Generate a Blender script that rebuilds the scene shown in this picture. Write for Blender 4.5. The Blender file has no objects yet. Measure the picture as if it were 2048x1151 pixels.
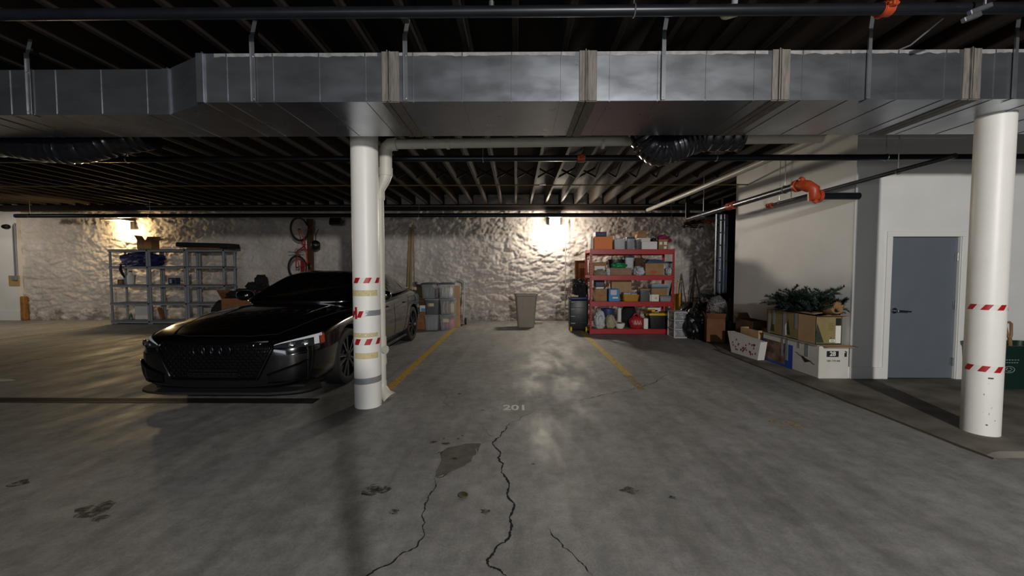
import bpy, bmesh, math, random
from mathutils import Vector, Matrix, Euler, noise
from mathutils.bvhtree import BVHTree
random.seed(7)
R = math.radians
SC = bpy.context.scene
COL = SC.collection
# ------------------------------------------------------------------ camera
FPX, PITCH, YAW, EYE = 790.0, 2.43, 0.58, 1.38
cd = bpy.data.cameras.new('camera'); cam = bpy.data.objects.new('camera', cd); COL.objects.link(cam)
cam.location = (0, 0, EYE); cam.rotation_euler = (R(90 - PITCH), 0, R(YAW))
cd.sensor_width = 36; cd.lens = FPX / 2048 * 36; cd.clip_start = .05; cd.clip_end = 100
SC.camera = cam
CM = Euler((R(90 - PITCH), 0, R(YAW))).to_matrix()
def ray(px, py): return CM @ Vector(((px - 1024) / FPX, -(py - 575.5) / FPX, -1))
def at(px, py, Y):                      # photo pixel -> point in the frontal plane at depth Y
    d = ray(px, py); return Vector((0, 0, EYE)) + d * (Y / d.y)
def fl(px, py, z=0):                    # photo pixel -> point on the level plane z
    d = ray(px, py); return Vector((0, 0, EYE)) + d * ((z - EYE) / d.z)
def wx(px, Y): return at(px, 575, Y).x
# ------------------------------------------------------------------ materials
def hx(s):
    s = s.lstrip('#'); o = []
    for i in (0, 2, 4):
        v = int(s[i:i + 2], 16) / 255; o.append(v / 12.92 if v <= .04045 else ((v + .055) / 1.055) ** 2.4)
    return o
MATS = {}
def M(name, col, rough=.6, metal=0, var=0, vs=6, bump=0, bs=40, coat=0, emit=0, alpha=1, trans=0, col2=None, stretch=(1, 1, 1), rvar=0, spec=.5):
    if name in MATS: return MATS[name]
    m = bpy.data.materials.new(name); m.use_nodes = True; MATS[name] = m
    nt = m.node_tree; b = nt.nodes['Principled BSDF']; L = nt.links.new
    c = hx(col) if isinstance(col, str) else col
    b.inputs['Base Color'].default_value = (*c, 1); b.inputs['Roughness'].default_value = rough
    b.inputs['Metallic'].default_value = metal; b.inputs['Coat Weight'].default_value = coat
    b.inputs['Specular IOR Level'].default_value = spec
    b.inputs['Coat Roughness'].default_value = .04
    if emit:
        b.inputs['Emission Color'].default_value = (*c, 1); b.inputs['Emission Strength'].default_value = emit
    if trans: b.inputs['Transmission Weight'].default_value = trans
    if alpha < 1: b.inputs['Alpha'].default_value = alpha
    if var or bump or rvar:
        tc = nt.nodes.new('ShaderNodeTexCoord'); mp = nt.nodes.new('ShaderNodeMapping'); L(tc.outputs['Object'], mp.inputs[0])
        mp.inputs['Scale'].default_value = stretch
        if var or rvar:
            n = nt.nodes.new('ShaderNodeTexNoise'); n.inputs['Scale'].default_value = vs; n.inputs['Detail'].default_value = 5
            L(mp.outputs[0], n.inputs[0])
            if var:
                r = nt.nodes.new('ShaderNodeValToRGB'); c2 = hx(col2) if col2 else [x * (1 - var) for x in c]
                r.color_ramp.elements[0].position = .35; r.color_ramp.elements[1].position = .65
                r.color_ramp.elements[0].color = (*c2, 1); r.color_ramp.elements[1].color = (*[min(1, x * (1 + var * .4)) for x in c], 1)
                L(n.outputs['Fac'], r.inputs[0]); L(r.outputs[0], b.inputs['Base Color'])
            if rvar:
                q = nt.nodes.new('ShaderNodeMapRange'); q.inputs[3].default_value = max(.02, rough - rvar); q.inputs[4].default_value = min(1, rough + rvar)
                q.inputs[1].default_value = .3; q.inputs[2].default_value = .7
                L(n.outputs['Fac'], q.inputs[0]); L(q.outputs[0], b.inputs['Roughness'])
        if bump:
            n2 = nt.nodes.new('ShaderNodeTexNoise'); n2.inputs['Scale'].default_value = bs; n2.inputs['Detail'].default_value = 4
            L(mp.outputs[0], n2.inputs[0])
            bp = nt.nodes.new('ShaderNodeBump'); bp.inputs['Strength'].default_value = bump; bp.inputs['Distance'].default_value = .01
            L(n2.outputs['Fac'], bp.inputs['Height']); L(bp.outputs[0], b.inputs['Normal'])
    return m
CARD = M('cardboard', '#9a7650', .85, var=.15, vs=8, bump=.1)
CARD2 = M('cardboard_pale', '#ac8c68', .85, var=.12, vs=8, bump=.1)
CARD3 = M('cardboard_red_brown', '#8a5a36', .85, var=.2, vs=8, bump=.1)
CARDIN = M('cardboard_inside', '#6b4d31', .9, var=.15)
TAPE = M('parcel_tape', '#b79462', .3)
GTAPE = M('grey_tape', '#84878a', .38, var=.12, vs=20)
WHITE = M('white_board', '#d6d3cd', .6, var=.06)
PAPER = M('paper', '#dedbd4', .7)
BLACK = M('black_plastic', '#101113', .4, var=.2)
BLACKM = M('matte_black', '#0b0b0c', .75)
CHROME = M('chrome', '#c4c6c8', .18, 1)
STEEL = M('galvanised', '#9a9da0', .35, .9, var=.2, vs=25)
RED = M('red_steel', '#a81a22', .38, var=.12, vs=15)
CLEAR = M('clear_plastic', '#c2c8cc', .25, alpha=.2)
CLEARG = M('cloudy_plastic', '#a9afb4', .35, alpha=.42)
GREY = M('grey_plastic', '#7c7f84', .5, var=.08)
# ------------------------------------------------------------------ mesh builder
class MB:
    def __init__(s): s.bm = bmesh.new()
    def _merge(s, b, mx=None, mi=0):
        if mx is not None: bmesh.ops.transform(b, matrix=mx, verts=b.verts)
        for f in b.faces: f.material_index = mi
        me = bpy.data.meshes.new('t'); b.to_mesh(me); b.free(); s.bm.from_mesh(me); bpy.data.meshes.remove(me); return s
    def box(s, c, d, rot=(0, 0, 0), bev=0, mi=0, taper=None, seg=1):
        b = bmesh.new(); bmesh.ops.create_cube(b, size=1)
        for v in b.verts:
            if taper and v.co.z < 0: v.co.x *= taper[0]; v.co.y *= taper[1]
            v.co = Vector((v.co.x * d[0], v.co.y * d[1], v.co.z * d[2]))
        if bev: bmesh.ops.bevel(b, geom=b.edges[:], offset=min(bev, min(d) * .45), segments=seg, affect='EDGES', profile=.5)
        return s._merge(b, Matrix.Translation(c) @ Euler(rot).to_matrix().to_4x4(), mi)
    def cyl(s, p0, p1, r, r2=None, n=14, mi=0):
        p0, p1 = Vector(p0), Vector(p1); d = p1 - p0; b = bmesh.new()
        bmesh.ops.create_cone(b, cap_ends=True, segments=n, radius1=r, radius2=r if r2 is None else r2, depth=d.length)
        return s._merge(b, Matrix.Translation((p0 + p1) / 2) @ d.to_track_quat('Z', 'Y').to_matrix().to_4x4(), mi)
    def tube(s, pts, r, n=8, mi=0, closed=False, prof=None):
        pts = [Vector(p) for p in pts]; k = len(pts); b = bmesh.new(); rings = []; up = None
        for i, p in enumerate(pts):
            t = (pts[(i + 1) % k] - pts[i - 1]) if closed or 0 < i < k - 1 else (pts[min(i + 1, k - 1)] - pts[max(i - 1, 0)])
            t.normalize()
            if up is None: up = Vector((0, 0, 1)) if abs(t.z) < .9 else Vector((0, 1, 0))
            a = (up - t * up.dot(t)).normalized(); c = t.cross(a); up = a
            rr = r[i] if isinstance(r, (list, tuple)) else r
            rings.append([b.verts.new(p + (a * math.cos(6.28318 * j / n) + c * math.sin(6.28318 * j / n)) * rr) for j in range(n)])
        for i in range(k if closed else k - 1):
            A, B = rings[i], rings[(i + 1) % k]
            for j in range(n): b.faces.new((A[j], A[(j + 1) % n], B[(j + 1) % n], B[j]))
        if not closed: b.faces.new(rings[0][::-1]); b.faces.new(rings[-1])
        return s._merge(b, None, mi)
    def lathe(s, prof, mx=None, n=24, mi=0, closed=False):
        b = bmesh.new(); rings = []
        for r, z in prof: rings.append([b.verts.new((max(r, 1e-5) * math.cos(6.28318 * j / n), max(r, 1e-5) * math.sin(6.28318 * j / n), z)) for j in range(n)])
        k = len(rings)
        for i in range(k if closed else k - 1):
            A, B = rings[i], rings[(i + 1) % k]
            for j in range(n): b.faces.new((A[j], A[(j + 1) % n], B[(j + 1) % n], B[j]))
        bmesh.ops.recalc_face_normals(b, faces=b.faces)
        return s._merge(b, mx, mi)
    def prism(s, pts, h, mx=None, mi=0):            # outline in xy, thickness h along z
        b = bmesh.new(); A = [b.verts.new((x, y, 0)) for x, y in pts]; B = [b.verts.new((x, y, h)) for x, y in pts]; k = len(pts)
        b.faces.new(A[::-1]); b.faces.new(B)
        for i in range(k): b.faces.new((A[i], A[(i + 1) % k], B[(i + 1) % k], B[i]))
        bmesh.ops.recalc_face_normals(b, faces=b.faces)
        return s._merge(b, mx, mi)
    def blob(s, c, rad, amp=.12, fr=3, seed=0, n=3, mi=0, flat=True, squ=1.0):
        b = bmesh.new(); bmesh.ops.create_icosphere(b, subdivisions=n, radius=1)
        for v in b.verts:
            p = v.co.copy()
            if squ != 1: p = Vector([math.copysign(abs(q) ** squ, q) for q in p])
            k = 1 + amp * noise.fractal(v.co * fr + Vector((seed * 7.3, seed * 3.1, 0)), 1, 2, 3)
            z = p.z * k
            if flat: z = max(z, -.8)
            v.co = Vector((p.x * k * rad[0], p.y * k * rad[1], (z + .8) * rad[2] if flat else z * rad[2]))
        return s._merge(b, Matrix.Translation(c), mi)
    def grid(s, rows, mi=0, thick=0):
        b = bmesh.new(); V = [[b.verts.new(p) for p in r] for r in rows]
        for i in range(len(V) - 1):
            for j in range(len(V[0]) - 1): b.faces.new((V[i][j], V[i][j + 1], V[i + 1][j + 1], V[i + 1][j]))
        if thick: bmesh.ops.solidify(b, geom=b.faces[:], thickness=thick)
        return s._merge(b, None, mi)
    def build(s, name, mats, parent=None, ang=35, loc=None):
        bm = s.bm; 
        for f in bm.faces: f.smooth = True
        bm.normal_update()
        for e in bm.edges:
            if len(e.link_faces) == 2 and e.calc_face_angle(0) > R(ang): e.smooth = False
        me = bpy.data.meshes.new(name); bm.to_mesh(me); bm.free()
        for m in (mats if isinstance(mats, (list, tuple)) else [mats]): me.materials.append(m)
        o = bpy.data.objects.new(name, me); COL.objects.link(o)
        if parent: o.parent = parent
        if loc is not None: o.location = loc
        return o
def tag(o, label, cat, group=None, kind=None):
    o['label'] = label; o['category'] = cat
    if group: o['group'] = group
    if kind: o['kind'] = kind
    return o
def thing(name, label, cat, loc=(0, 0, 0), rotz=0, group=None):
    o = bpy.data.objects.new(name, None); COL.objects.link(o); o.empty_display_size = .1
    o.location = loc; o.rotation_euler = (0, 0, rotz); return tag(o, label, cat, group)
def struct(o): o['kind'] = 'structure'; return o
def text(name, s, size, mat, parent, loc, rot, ext=.001, bold=0):
    cu = bpy.data.curves.new(name, 'FONT'); cu.body = s; cu.size = size; cu.extrude = ext; cu.align_x = 'CENTER'; cu.align_y = 'CENTER'; cu.offset = bold
    t = bpy.data.objects.new('t', cu); COL.objects.link(t); bpy.context.view_layer.update()
    me = bpy.data.meshes.new_from_object(t.evaluated_get(bpy.context.evaluated_depsgraph_get())); bpy.data.objects.remove(t)
    me.name = name; me.materials.clear(); me.materials.append(mat)
    o = bpy.data.objects.new(name, me); COL.objects.link(o); o.location = loc; o.rotation_euler = rot
    if parent: o.parent = parent
    return o
def dup(root, loc=None, rotz=None, label=None, group=None):
    r = root.copy(); COL.objects.link(r)
    if loc is not None: r.location = loc
    if rotz is not None: r.rotation_euler = (0, 0, rotz)
    if label: r['label'] = label
    if group: r['group'] = group
    for ch in list(root.children):
        c = ch.copy(); COL.objects.link(c); c.parent = r
        for g in list(ch.children):
            d = g.copy(); COL.objects.link(d); d.parent = c
    return r
# ------------------------------------------------------------------ floor
def floor_mat():
    m = bpy.data.materials.new('concrete_floor'); m.use_nodes = True; nt = m.node_tree; b = nt.nodes['Principled BSDF']; L = nt.links.new; N = nt.nodes.new
    tc = N('ShaderNodeTexCoord')
    def ns(scale, detail=6, st=(1, 1, 1), rot=0, rough=.6):
        mp = N('ShaderNodeMapping'); mp.inputs['Scale'].default_value = st; mp.inputs['Rotation'].default_value = (0, 0, rot); L(tc.outputs['Object'], mp.inputs[0])
        n = N('ShaderNodeTexNoise'); n.inputs['Scale'].default_value = scale; n.inputs['Detail'].default_value = detail; n.inputs['Roughness'].default_value = rough; L(mp.outputs[0], n.inputs[0]); return n.outputs['Fac']
    def ramp(f, a, bb, ca, cb):
        r = N('ShaderNodeValToRGB'); r.color_ramp.elements[0].position = a; r.color_ramp.elements[1].position = bb
        r.color_ramp.elements[0].color = (*ca, 1); r.color_ramp.elements[1].color = (*cb, 1); L(f, r.inputs[0]); return r.outputs[0]
    def mul(a, c, fac=1):
        x = N('ShaderNodeMix'); x.data_type = 'RGBA'; x.blend_type = 'MULTIPLY'; x.inputs[0].default_value = fac; L(a, x.inputs[6]); L(c, x.inputs[7]); return x.outputs[2]
    base = ramp(ns(.7), .3, .7, (.24, .237, .231), (.315, .311, .303))
    mott = ramp(ns(8, 12, rough=.72), .34, .68, (.66, .66, .655), (1.12, 1.11, 1.10))
    streak = ramp(ns(2.4, 8, (2.0, .45, 1), R(-32)), .32, .6, (.66, .65, .63), (1.05, 1.05, 1.05))
    stain = ramp(ns(1.6, 4), .28, .4, (.45, .44, .42), (1, 1, 1))
    fine = ramp(ns(70, 5, rough=.75), .3, .7, (.74, .74, .74), (1.12, 1.12, 1.12))
    c = mul(mul(mul(mul(base, mott), streak, .8), stain, .35), fine)
    L(c, b.inputs['Base Color'])
    r = N('ShaderNodeMapRange'); r.inputs[1].default_value = .3; r.inputs[2].default_value = .7; r.inputs[3].default_value = .46; r.inputs[4].default_value = .80
    L(ns(2.2, 9, (1.5, .6, 1), R(-25)), r.inputs[0]); L(r.outputs[0], b.inputs['Roughness'])
    bp = N('ShaderNodeBump'); bp.inputs['Strength'].default_value = .12; bp.inputs['Distance'].default_value = .01
    L(ns(14, 8), bp.inputs['Height']); L(bp.outputs[0], b.inputs['Normal'])
    return m
FLOOR = floor_mat()
mb = MB(); mb.box((-5, 1.5, -.1), (23.0, 20.2, .2)); floor = struct(mb.build('floor', FLOOR))
def decal(name, pts, mat, z=.0015, label=None):      # a painted or worn flat mark lying on the slab
    m = MB(); m.prism([(p[0], p[1]) for p in pts], .0012, Matrix.Translation((0, 0, z - .0012 + .0002))); o = m.build(name, mat, floor)
    if label: o['label'] = label
    return o
def paint_mat(name, col, wear, soft=.06, top=1):
    m = bpy.data.materials.new(name); m.use_nodes = True; nt = m.node_tree; b = nt.nodes['Principled BSDF']; L = nt.links.new; N = nt.nodes.new
    tc = N('ShaderNodeTexCoord'); n = N('ShaderNodeTexNoise'); n.inputs['Scale'].default_value = 22; n.inputs['Detail'].default_value = 8; n.inputs['Roughness'].default_value = .7
    L(tc.outputs['Object'], n.inputs[0]); r = N('ShaderNodeValToRGB'); r.color_ramp.elements[0].position = wear - soft; r.color_ramp.elements[1].position = wear + soft; r.color_ramp.elements[1].color = (top, top, top, 1)
    L(n.outputs['Fac'], r.inputs[0]); L(r.outputs[0], b.inputs['Alpha']); b.inputs['Base Color'].default_value = (*hx(col), 1); b.inputs['Roughness'].default_value = .6
    return m
YEL = paint_mat('yellow_line_paint', '#b09030', .40); YELF = paint_mat('faded_yellow_paint', '#a4854a', .52); YELV = paint_mat('very_faded_yellow_paint', '#a8863a', .56)
WPAINT = paint_mat('white_stencil_paint', '#cbc8be', .36)
def line(x, y0, y1, w, mat, lab):
    decal('parking_line', [(x - w / 2, y0), (x + w / 2, y0), (x + w / 2, y1), (x - w / 2, y1)], mat, label=lab)
line(fl(780, 775).x, 4.55, 9.75, .10, YEL, 'yellow stall line left of the empty space')
line(fl(1160, 660).x, 5.2, 9.3, .10, YEL, 'yellow stall line leading to the black tool chest')
line(fl(1275, 770).x, 4.55, 5.2, .10, YELF, 'worn end of the yellow stall line')
line(-7.5, 5.0, 9.6, .10, YELF, 'faded yellow stall line'); line(-10.4, 7.0, 10.2, .10, YELF, 'faded yellow stall line far left')
p = fl(1030, 815); t = text('stall_number', '201', .2, WPAINT, floor, (p.x, p.y, .0012), (0, 0, 0), .0006, .004); t.scale = (.82, 1.05, 1); t['label'] = 'white stencilled number 201'
t = text('stall_number', '28', .26, YELV, floor, (*fl(1575, 848).xy, .0012), (0, 0, 0), .0006, .005); t.scale = (1, .9, 1); t['label'] = 'worn off yellow stencilled number'
a = fl(6, 760); decal('floor_arrow', [(a.x - .5, a.y - .05), (a.x + .02, a.y - .05), (a.x + .16, a.y), (a.x + .02, a.y + .06), (a.x - .5, a.y + .05)], WPAINT, label='tip of a white painted arrow')
DARKC = M('crack_shadow', '#0d0c0b', .95); PATCH = M('repair_mortar', '#5c5850', .9, var=.25, vs=12, bump=.5, bs=60); CHIP = M('chipped_concrete_edge', '#8d8981', .9, var=.2, bump=.4)
def jag(pts, it, k):
    for _ in range(it):
        o = [pts[0]]
        for a, b in zip(pts, pts[1:]):
            d = b - a; n = Vector((-d.y, d.x)); o += [(a + b) / 2 + n * random.uniform(-k, k), b]
        pts = o
    return pts
def c2(x, y): return fl(740 + x * .3397, 760 + y * .3397).xy
def crack(pts, w, mat=DARKC, it=3, k=.16, z=.0016):
    P = jag([Vector(c2(*p)) for p in pts], it, k); m = MB(); L_, R_ = [], []
    for i, p in enumerate(P):
        d = (P[min(i + 1, len(P) - 1)] - P[max(i - 1, 0)]).normalized(); n = Vector((-d.y, d.x)); e = min(i, len(P) - 1 - i)
        ww = w * random.uniform(.35, 1.3) * min(1, .25 + e / 6)
        L_.append((*(p + n * ww), z)); R_.append((*(p - n * ww), z))
    m.grid([L_, R_]); return m.build('crack', mat, floor)
main = [(975, 180), (880, 235), (820, 252), (800, 290), (742, 345), (765, 420), (785, 490), (790, 560), (820, 625), (808, 665), (850, 735), (825, 800), (830, 870), (825, 912), (740, 990), (690, 1060), (700, 1095), (750, 1110), (805, 1151)]
crack(main[:3], .002); crack(main[2:], .0065); crack([(650, 1068), (690, 1075), (720, 1100), (760, 1118), (806, 1151)], .010, CHIP, z=.0012)
left = [(378, 575), (375, 650), (345, 700), (325, 760), (310, 870), (305, 935), (240, 1000), (100, 1090), (0, 1140), (-60, 1165)]
crack(left, .0042); crack(left[5:], .006, CHIP, z=.0012); crack([(310, 915), (400, 945), (500, 985), (545, 1005), (600, 1040)], .005, CHIP); crack([(658, 265), (690, 305), (742, 345)], .002)
crack([(1190, 122), (1350, 90), (1480, 65), (1560, 45), (1690, 0), (1830, -35)], .0035); crack([(1050, 870), (1110, 940), (1190, 1015), (1250, 1080), (1310, 1150)], .003); crack([(400, 60), (440, 120), (500, 165)], .002)
crack([(235, 412), (240, 450), (250, 495), (300, 545), (360, 545)], .004, CHIP); crack([(235, 412), (290, 412), (340, 408)], .004, CHIP)
hole = [(380, 570), (405, 500), (410, 425), (460, 395), (560, 375), (655, 372), (620, 445), (600, 480), (540, 510), (480, 540), (400, 572)]
hp = jag([Vector(c2(*p)) for p in hole + hole[:1]], 2, .1)[:-1]
decal('floor_patch', hp, PATCH, label='dark sunken repair patch with a chipped rim')
crack([(378, 572), (400, 574), (430, 560), (480, 540), (545, 510), (600, 478), (625, 440), (655, 375)], .007, CHIP, 2, z=.0022); crack([(655, 372), (560, 374), (460, 395), (412, 425), (405, 500), (380, 570)], .0035, CHIP, 2, z=.0022)
crack([(385, 574), (430, 570), (478, 546)], .0045, DARKC, 2, z=.003)
STAIN = paint_mat('oil_stain', '#2a2824', .55, .14, .75)
for (x, y, s) in [(368, 362, .030), (445, 372, .028), (435, 343, .012), (548, 325, .012), (412, 428, .028), (498, 461, .02), (520, 345, .012), (962, 493, .013), (30, 640, .09), (680, 770, .03), (1530, 648, .05), (1780, 690, .02), (775, 52, .03), (525, 80, .02), (665, 176, .015), (140, 775, .03)]:
    q = c2(x, y); decal('floor_stain', [(q[0] + s * math.cos(a) * random.uniform(.6, 1.5), q[1] + s * math.sin(a) * random.uniform(.5, 1.1)) for a in [i * .5236 for i in range(12)]], STAIN)
for (x, y, s) in [(190, 1018, .09), (200, 1035, .04), (38, 965, .05)]:
    q = fl(x, y); decal('floor_stain', [(q[0] + s * math.cos(a) * random.uniform(.6, 1.5), q[1] + s * math.sin(a) * random.uniform(.5, 1.1)) for a in [i * .5236 for i in range(12)]], STAIN)
q = c2(548, 678); mb = MB(); mb.lathe([(.0, 0), (.028, 0), (.032, .004), (.028, .008), (.020, .006), (0, .005)], n=20)
o = mb.build('floor_drain_cap', M('mossy_brass', '#4b4a2e', .6, .5, var=.4, vs=40), None, loc=(q[0], q[1], .0003)); tag(o, 'small round greenish brass cap set in the concrete between the two long cracks', 'cap')
# trench drain
tr = thing('trench_drain', 'long narrow black slotted trench drain set in the floor before the car', 'drain', (0, 0, 0))
y0, y1 = fl(400, 805).y, fl(400, 797).y; x1 = fl(632, 801).x; mb = MB()
mb.box(((x1 - 12) / 2, y0, .003), (x1 + 12, .018, .006)); mb.box(((x1 - 12) / 2, y1, .003), (x1 + 12, .018, .006)); mb.box((x1, (y0 + y1) / 2, .003), (.02, y1 - y0, .006)); mb.build('frame', M('dark_iron', '#1d1d1e', .6, .6, var=.3), tr)
mb = MB(); mb.box(((x1 - 12) / 2, (y0 + y1) / 2, .0012), (x1 + 12, y1 - y0 - .02, .002)); 
x = -12.0
while x < x1 - .03: mb.box((x, (y0 + y1) / 2, .004), (.012, y1 - y0 - .02, .004), mi=1); x += .034
mb.build('grate', [DARKC, M('dark_iron', '#1d1d1e')], tr)
# raised walkway on the right
KX = fl(1809, 849).x; KY = fl(1985, 912).y; PZ = .04
def walk_mat():
    return M('walkway_concrete', '#6c675e', .72, var=.35, vs=2.5, bump=.35, bs=25, col2='#4a453d')
mb = MB()
prof = [(KX, -.01), (KX + .015, .012), (KX + .05, .03), (KX + .11, PZ)]
rows = []
ys = [KY] + [KY + .2 * i for i in range(1, 41)]
for yy in ys:
    w = .02 * noise.noise((yy * 2.3, 1, 0)); k = 0 if yy < 6.8 else .3 * min(1, (yy - 6.8) / 1.0)
    rows.append([(x + w + k, yy, max(z, -.01)) for x, z in prof] + [(8, yy, PZ)])
front = [[(x, KY - .03 * (0 if z < 0 else 1) - .0, z * 0 - .01) for (x, _, z) in rows[0]]] 
mb.grid(front + rows); walk = struct(mb.build('floor_walkway', walk_mat()))
JOINT = M('joint_dark', '#39332b', .95, var=.3)  # dark brown strip along the walkway's edge
mb = MB(); A, B = [], []
for yy in [KY - .05 + .1 * i for i in range(42)]:
    w = .02 * noise.noise((yy * 2.3, 1, 0)); e = .007 + .010 * noise.noise((yy * 6, 5, 0)); A.append((KX + w - e, yy, .0016)); B.append((KX + w + .012, yy, .0105))
mb.grid([A, B]); struct(mb.build('trim_1', JOINT))
# ------------------------------------------------------------------ stone wall at the back
WY = 11.02
def stone_mat():
    m = bpy.data.materials.new('painted_rubble_stone'); m.use_nodes = True; nt = m.node_tree; b = nt.nodes['Principled BSDF']; L = nt.links.new; N = nt.nodes.new
    tc = N('ShaderNodeTexCoord')
    def ns(scale, d=6, r=.6):
        n = N('ShaderNodeTexNoise'); n.inputs['Scale'].default_value = scale; n.inputs['Detail'].default_value = d; n.inputs['Roughness'].default_value = r; L(tc.outputs['Object'], n.inputs[0]); return n.outputs['Fac']
    def ramp(f, a, c, ca, cb):
        r = N('ShaderNodeValToRGB'); r.color_ramp.elements[0].position = a; r.color_ramp.elements[1].position = c
        r.color_ramp.elements[0].color = (*hx(ca), 1); r.color_ramp.elements[1].color = (*hx(cb), 1); L(f, r.inputs[0]); return r.outputs[0]
    def mix(a, c, f):
        x = N('ShaderNodeMix'); x.data_type = 'RGBA'; L(f, x.inputs[0]); L(a, x.inputs[6]); L(c, x.inputs[7]); return x.outputs[2]
    c = ramp(ns(1.3), .3, .7, '#b2aaa4', '#d6cec6')
    pk = ramp(ns(.9, 4), .55, .7, '#000000', '#8a8a8a'); rgb = N('ShaderNodeRGB'); rgb.outputs[0].default_value = (*hx('#b09a8e'), 1); c = mix(c, rgb.outputs[0], pk)
    sp = N('ShaderNodeSeparateXYZ'); L(tc.outputs['Object'], sp.inputs[0])
    # grime patches where splashes flaked the paint off the lowest courses
    a = N('ShaderNodeMath'); a.operation = 'MULTIPLY_ADD'; L(sp.outputs['Z'], a.inputs[0]); a.inputs[1].default_value = -.42; L(ns(3.2, 8, .7), a.inputs[2])
    d = ramp(a.outputs[0], .38, .52, '#000000', '#d0d0d0'); e = ramp(ns(8, 5), .3, .7, '#2f2a22', '#6a5f50'); c = mix(c, e, d)
    L(c, b.inputs['Base Color']); b.inputs['Roughness'].default_value = .85; b.inputs['Specular IOR Level'].default_value = .25
    bp = N('ShaderNodeBump'); bp.inputs['Strength'].default_value = .5; bp.inputs['Distance'].default_value = .02; L(ns(16, 8, .65), bp.inputs['Height']); L(bp.outputs[0], b.inputs['Normal'])
    return m
def stone_h(x, z):
    w = noise.noise_vector(Vector((x * 1.4, z * 1.4, 3))) * .35
    p = Vector((x * 2.3 + w.x + .25 * math.sin(z * 9), z * 5.6 + w.y, .5))
    ds, ps = noise.voronoi(p); e = min(1, max(0, (ds[1] - ds[0]) / .32)); cell = noise.noise(Vector(ps[0]) * 5.7)
    ledge = (z * 5.6 + w.y - ps[0].y)          # stones overhang at their foot, so grazing light picks out ledges
    h = .026 * e ** .6 * (1 + .9 * cell) - .014 * ledge * e
    return h + .03 * noise.fractal(Vector((x * .9, z * .9, 9)), 1, 2, 3) + .020 * noise.fractal(Vector((x * 4.5, z * 7.5, 2)), .8, 2, 4) + .016 * noise.fractal(Vector((x * 13, z * 18, 4)), .6, 2, 3)
mb = MB(); rows = []; z = -.03
NX = 900
while z < 3.56:
    rows.append([(-14.3 + 20.6 * i / NX, WY - stone_h(-14.3 + 20.6 * i / NX, z), z) for i in range(NX + 1)]); z += .0255
mb.grid(rows); struct(mb.build('wall_back', stone_mat(), ang=179))
mb = MB(); mb.box((-4, WY + .35, 1.75), (21, .3, 3.6)); struct(mb.build('wall_back_core', M('core', '#777777')))
PLASTER = M('white_wall_paint', '#dfdedb', .55, var=.04, vs=3, bump=.03, bs=60)
TRIMW = M('white_trim', '#e0dfdc', .45)
lw = at(39, 560, 10.9).x; mb = MB(); mb.box((lw - 1.6, 11.25, 1.65), (3.2, .7, 3.3)); struct(mb.build('wall_left', PLASTER))
mb = MB(); mb.box((lw - 1.6, 10.89, .14), (3.16, .02, .28), bev=.004); struct(mb.build('baseboard_left', TRIMW))
# white utility room on the right
DY = fl(1840, 757, PZ).y; SX = at(1698, 757, DY).x; SB = SX * FPX / (1466 - 1032)
mb = MB(); mb.box((SX + .04, (DY + SB) / 2 + .1, 1.6), (.08, SB - DY - .2, 3.2)); struct(mb.build('wall_right', PLASTER))
ox0, ox1, oz = at(1779, 600, DY).x, at(1917, 600, DY).x, at(1850, 473, DY).z
mb = MB(); mb.box(((SX + ox0) / 2, DY + .1, 1.6), (ox0 - SX, .2, 3.2)); mb.box(((ox1 + 9) / 2, DY + .1, 1.6), (9 - ox1, .2, 3.2)); mb.box(((ox0 + ox1) / 2, DY + .1, (oz + 3.2) / 2), (ox1 - ox0, .2, 3.2 - oz)); struct(mb.build('wall_entry', PLASTER))
mb = MB(); cw = .065
for a, b_ in ((SX, ox0 - cw), (ox1 + cw, 9)): mb.box(((a + b_) / 2, DY - .008, PZ + .075), (b_ - a, .016, .15), bev=.004)
struct(mb.build('baseboard_right', TRIMW))
mb = MB(); mb.box((SX - .008, (DY + SB) / 2, PZ + .075), (.016, SB - DY, .15), bev=.004); struct(mb.build('baseboard_side', TRIMW))
mb = MB(); mb.box((SX + .012, DY - .002, 1.35), (.03, .02, 2.6), bev=.003); struct(mb.build('trim_2', TRIMW))
mb = MB(); mb.box((6.3, 10.0, 1.6), (2.3, .1, 3.2)); struct(mb.build('wall_recess', M('recess_dark_brown', '#2d221b', .85, var=.4, vs=5, stretch=(6, 6, .6))))  # dark brown sheet across the gap beyond the utility room
# door
door = bpy.data.objects.new('door_1', None); COL.objects.link(door); door.location = ((ox0 + ox1) / 2, DY, PZ); struct(door)
dw, dh = ox1 - ox0, oz - PZ
DPAINT = M('grey_blue_door_paint', '#636b73', .5, var=.05, vs=4); 
mb = MB(); mb.box((0, .05, dh / 2), (dw - .012, .045, dh - .01), bev=.003); mb.build('door_leaf', DPAINT, door)
mb = MB()
for s in (-1, 1): mb.box((s * (dw / 2 + cw / 2), -.004, dh / 2), (cw, .03, dh), bev=.004); mb.box((s * (dw / 2 - .003), .05, dh / 2), (.006, .1, dh))
mb.box((0, -.004, dh + cw / 2), (dw + 2 * cw, .03, cw), bev=.004); mb.build('door_frame', TRIMW, door)
hz = at(1790, 621, DY).z - PZ; hx_ = -dw / 2 + .075
mb = MB(); mb.cyl((hx_, .03, hz), (hx_, .005, hz), .034, n=24); mb.cyl((hx_, .005, hz), (hx_, -.04, hz), .014); mb.tube([(hx_, -.038, hz), (hx_ + .04, -.042, hz), (hx_ + .16, -.036, hz - .008)], [.013, .011, .009], 10); mb.build('door_handle', CHROME, door)
for zz in (.12, .52, .86):
    mb = MB(); mb.cyl((dw / 2 - .012, .02, dh * zz - .05), (dw / 2 - .012, .02, dh * zz + .05), .010); mb.box((dw / 2 - .03, .027, dh * zz), (.03, .004, .095)); mb.build('hinge', STEEL, door)
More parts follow.
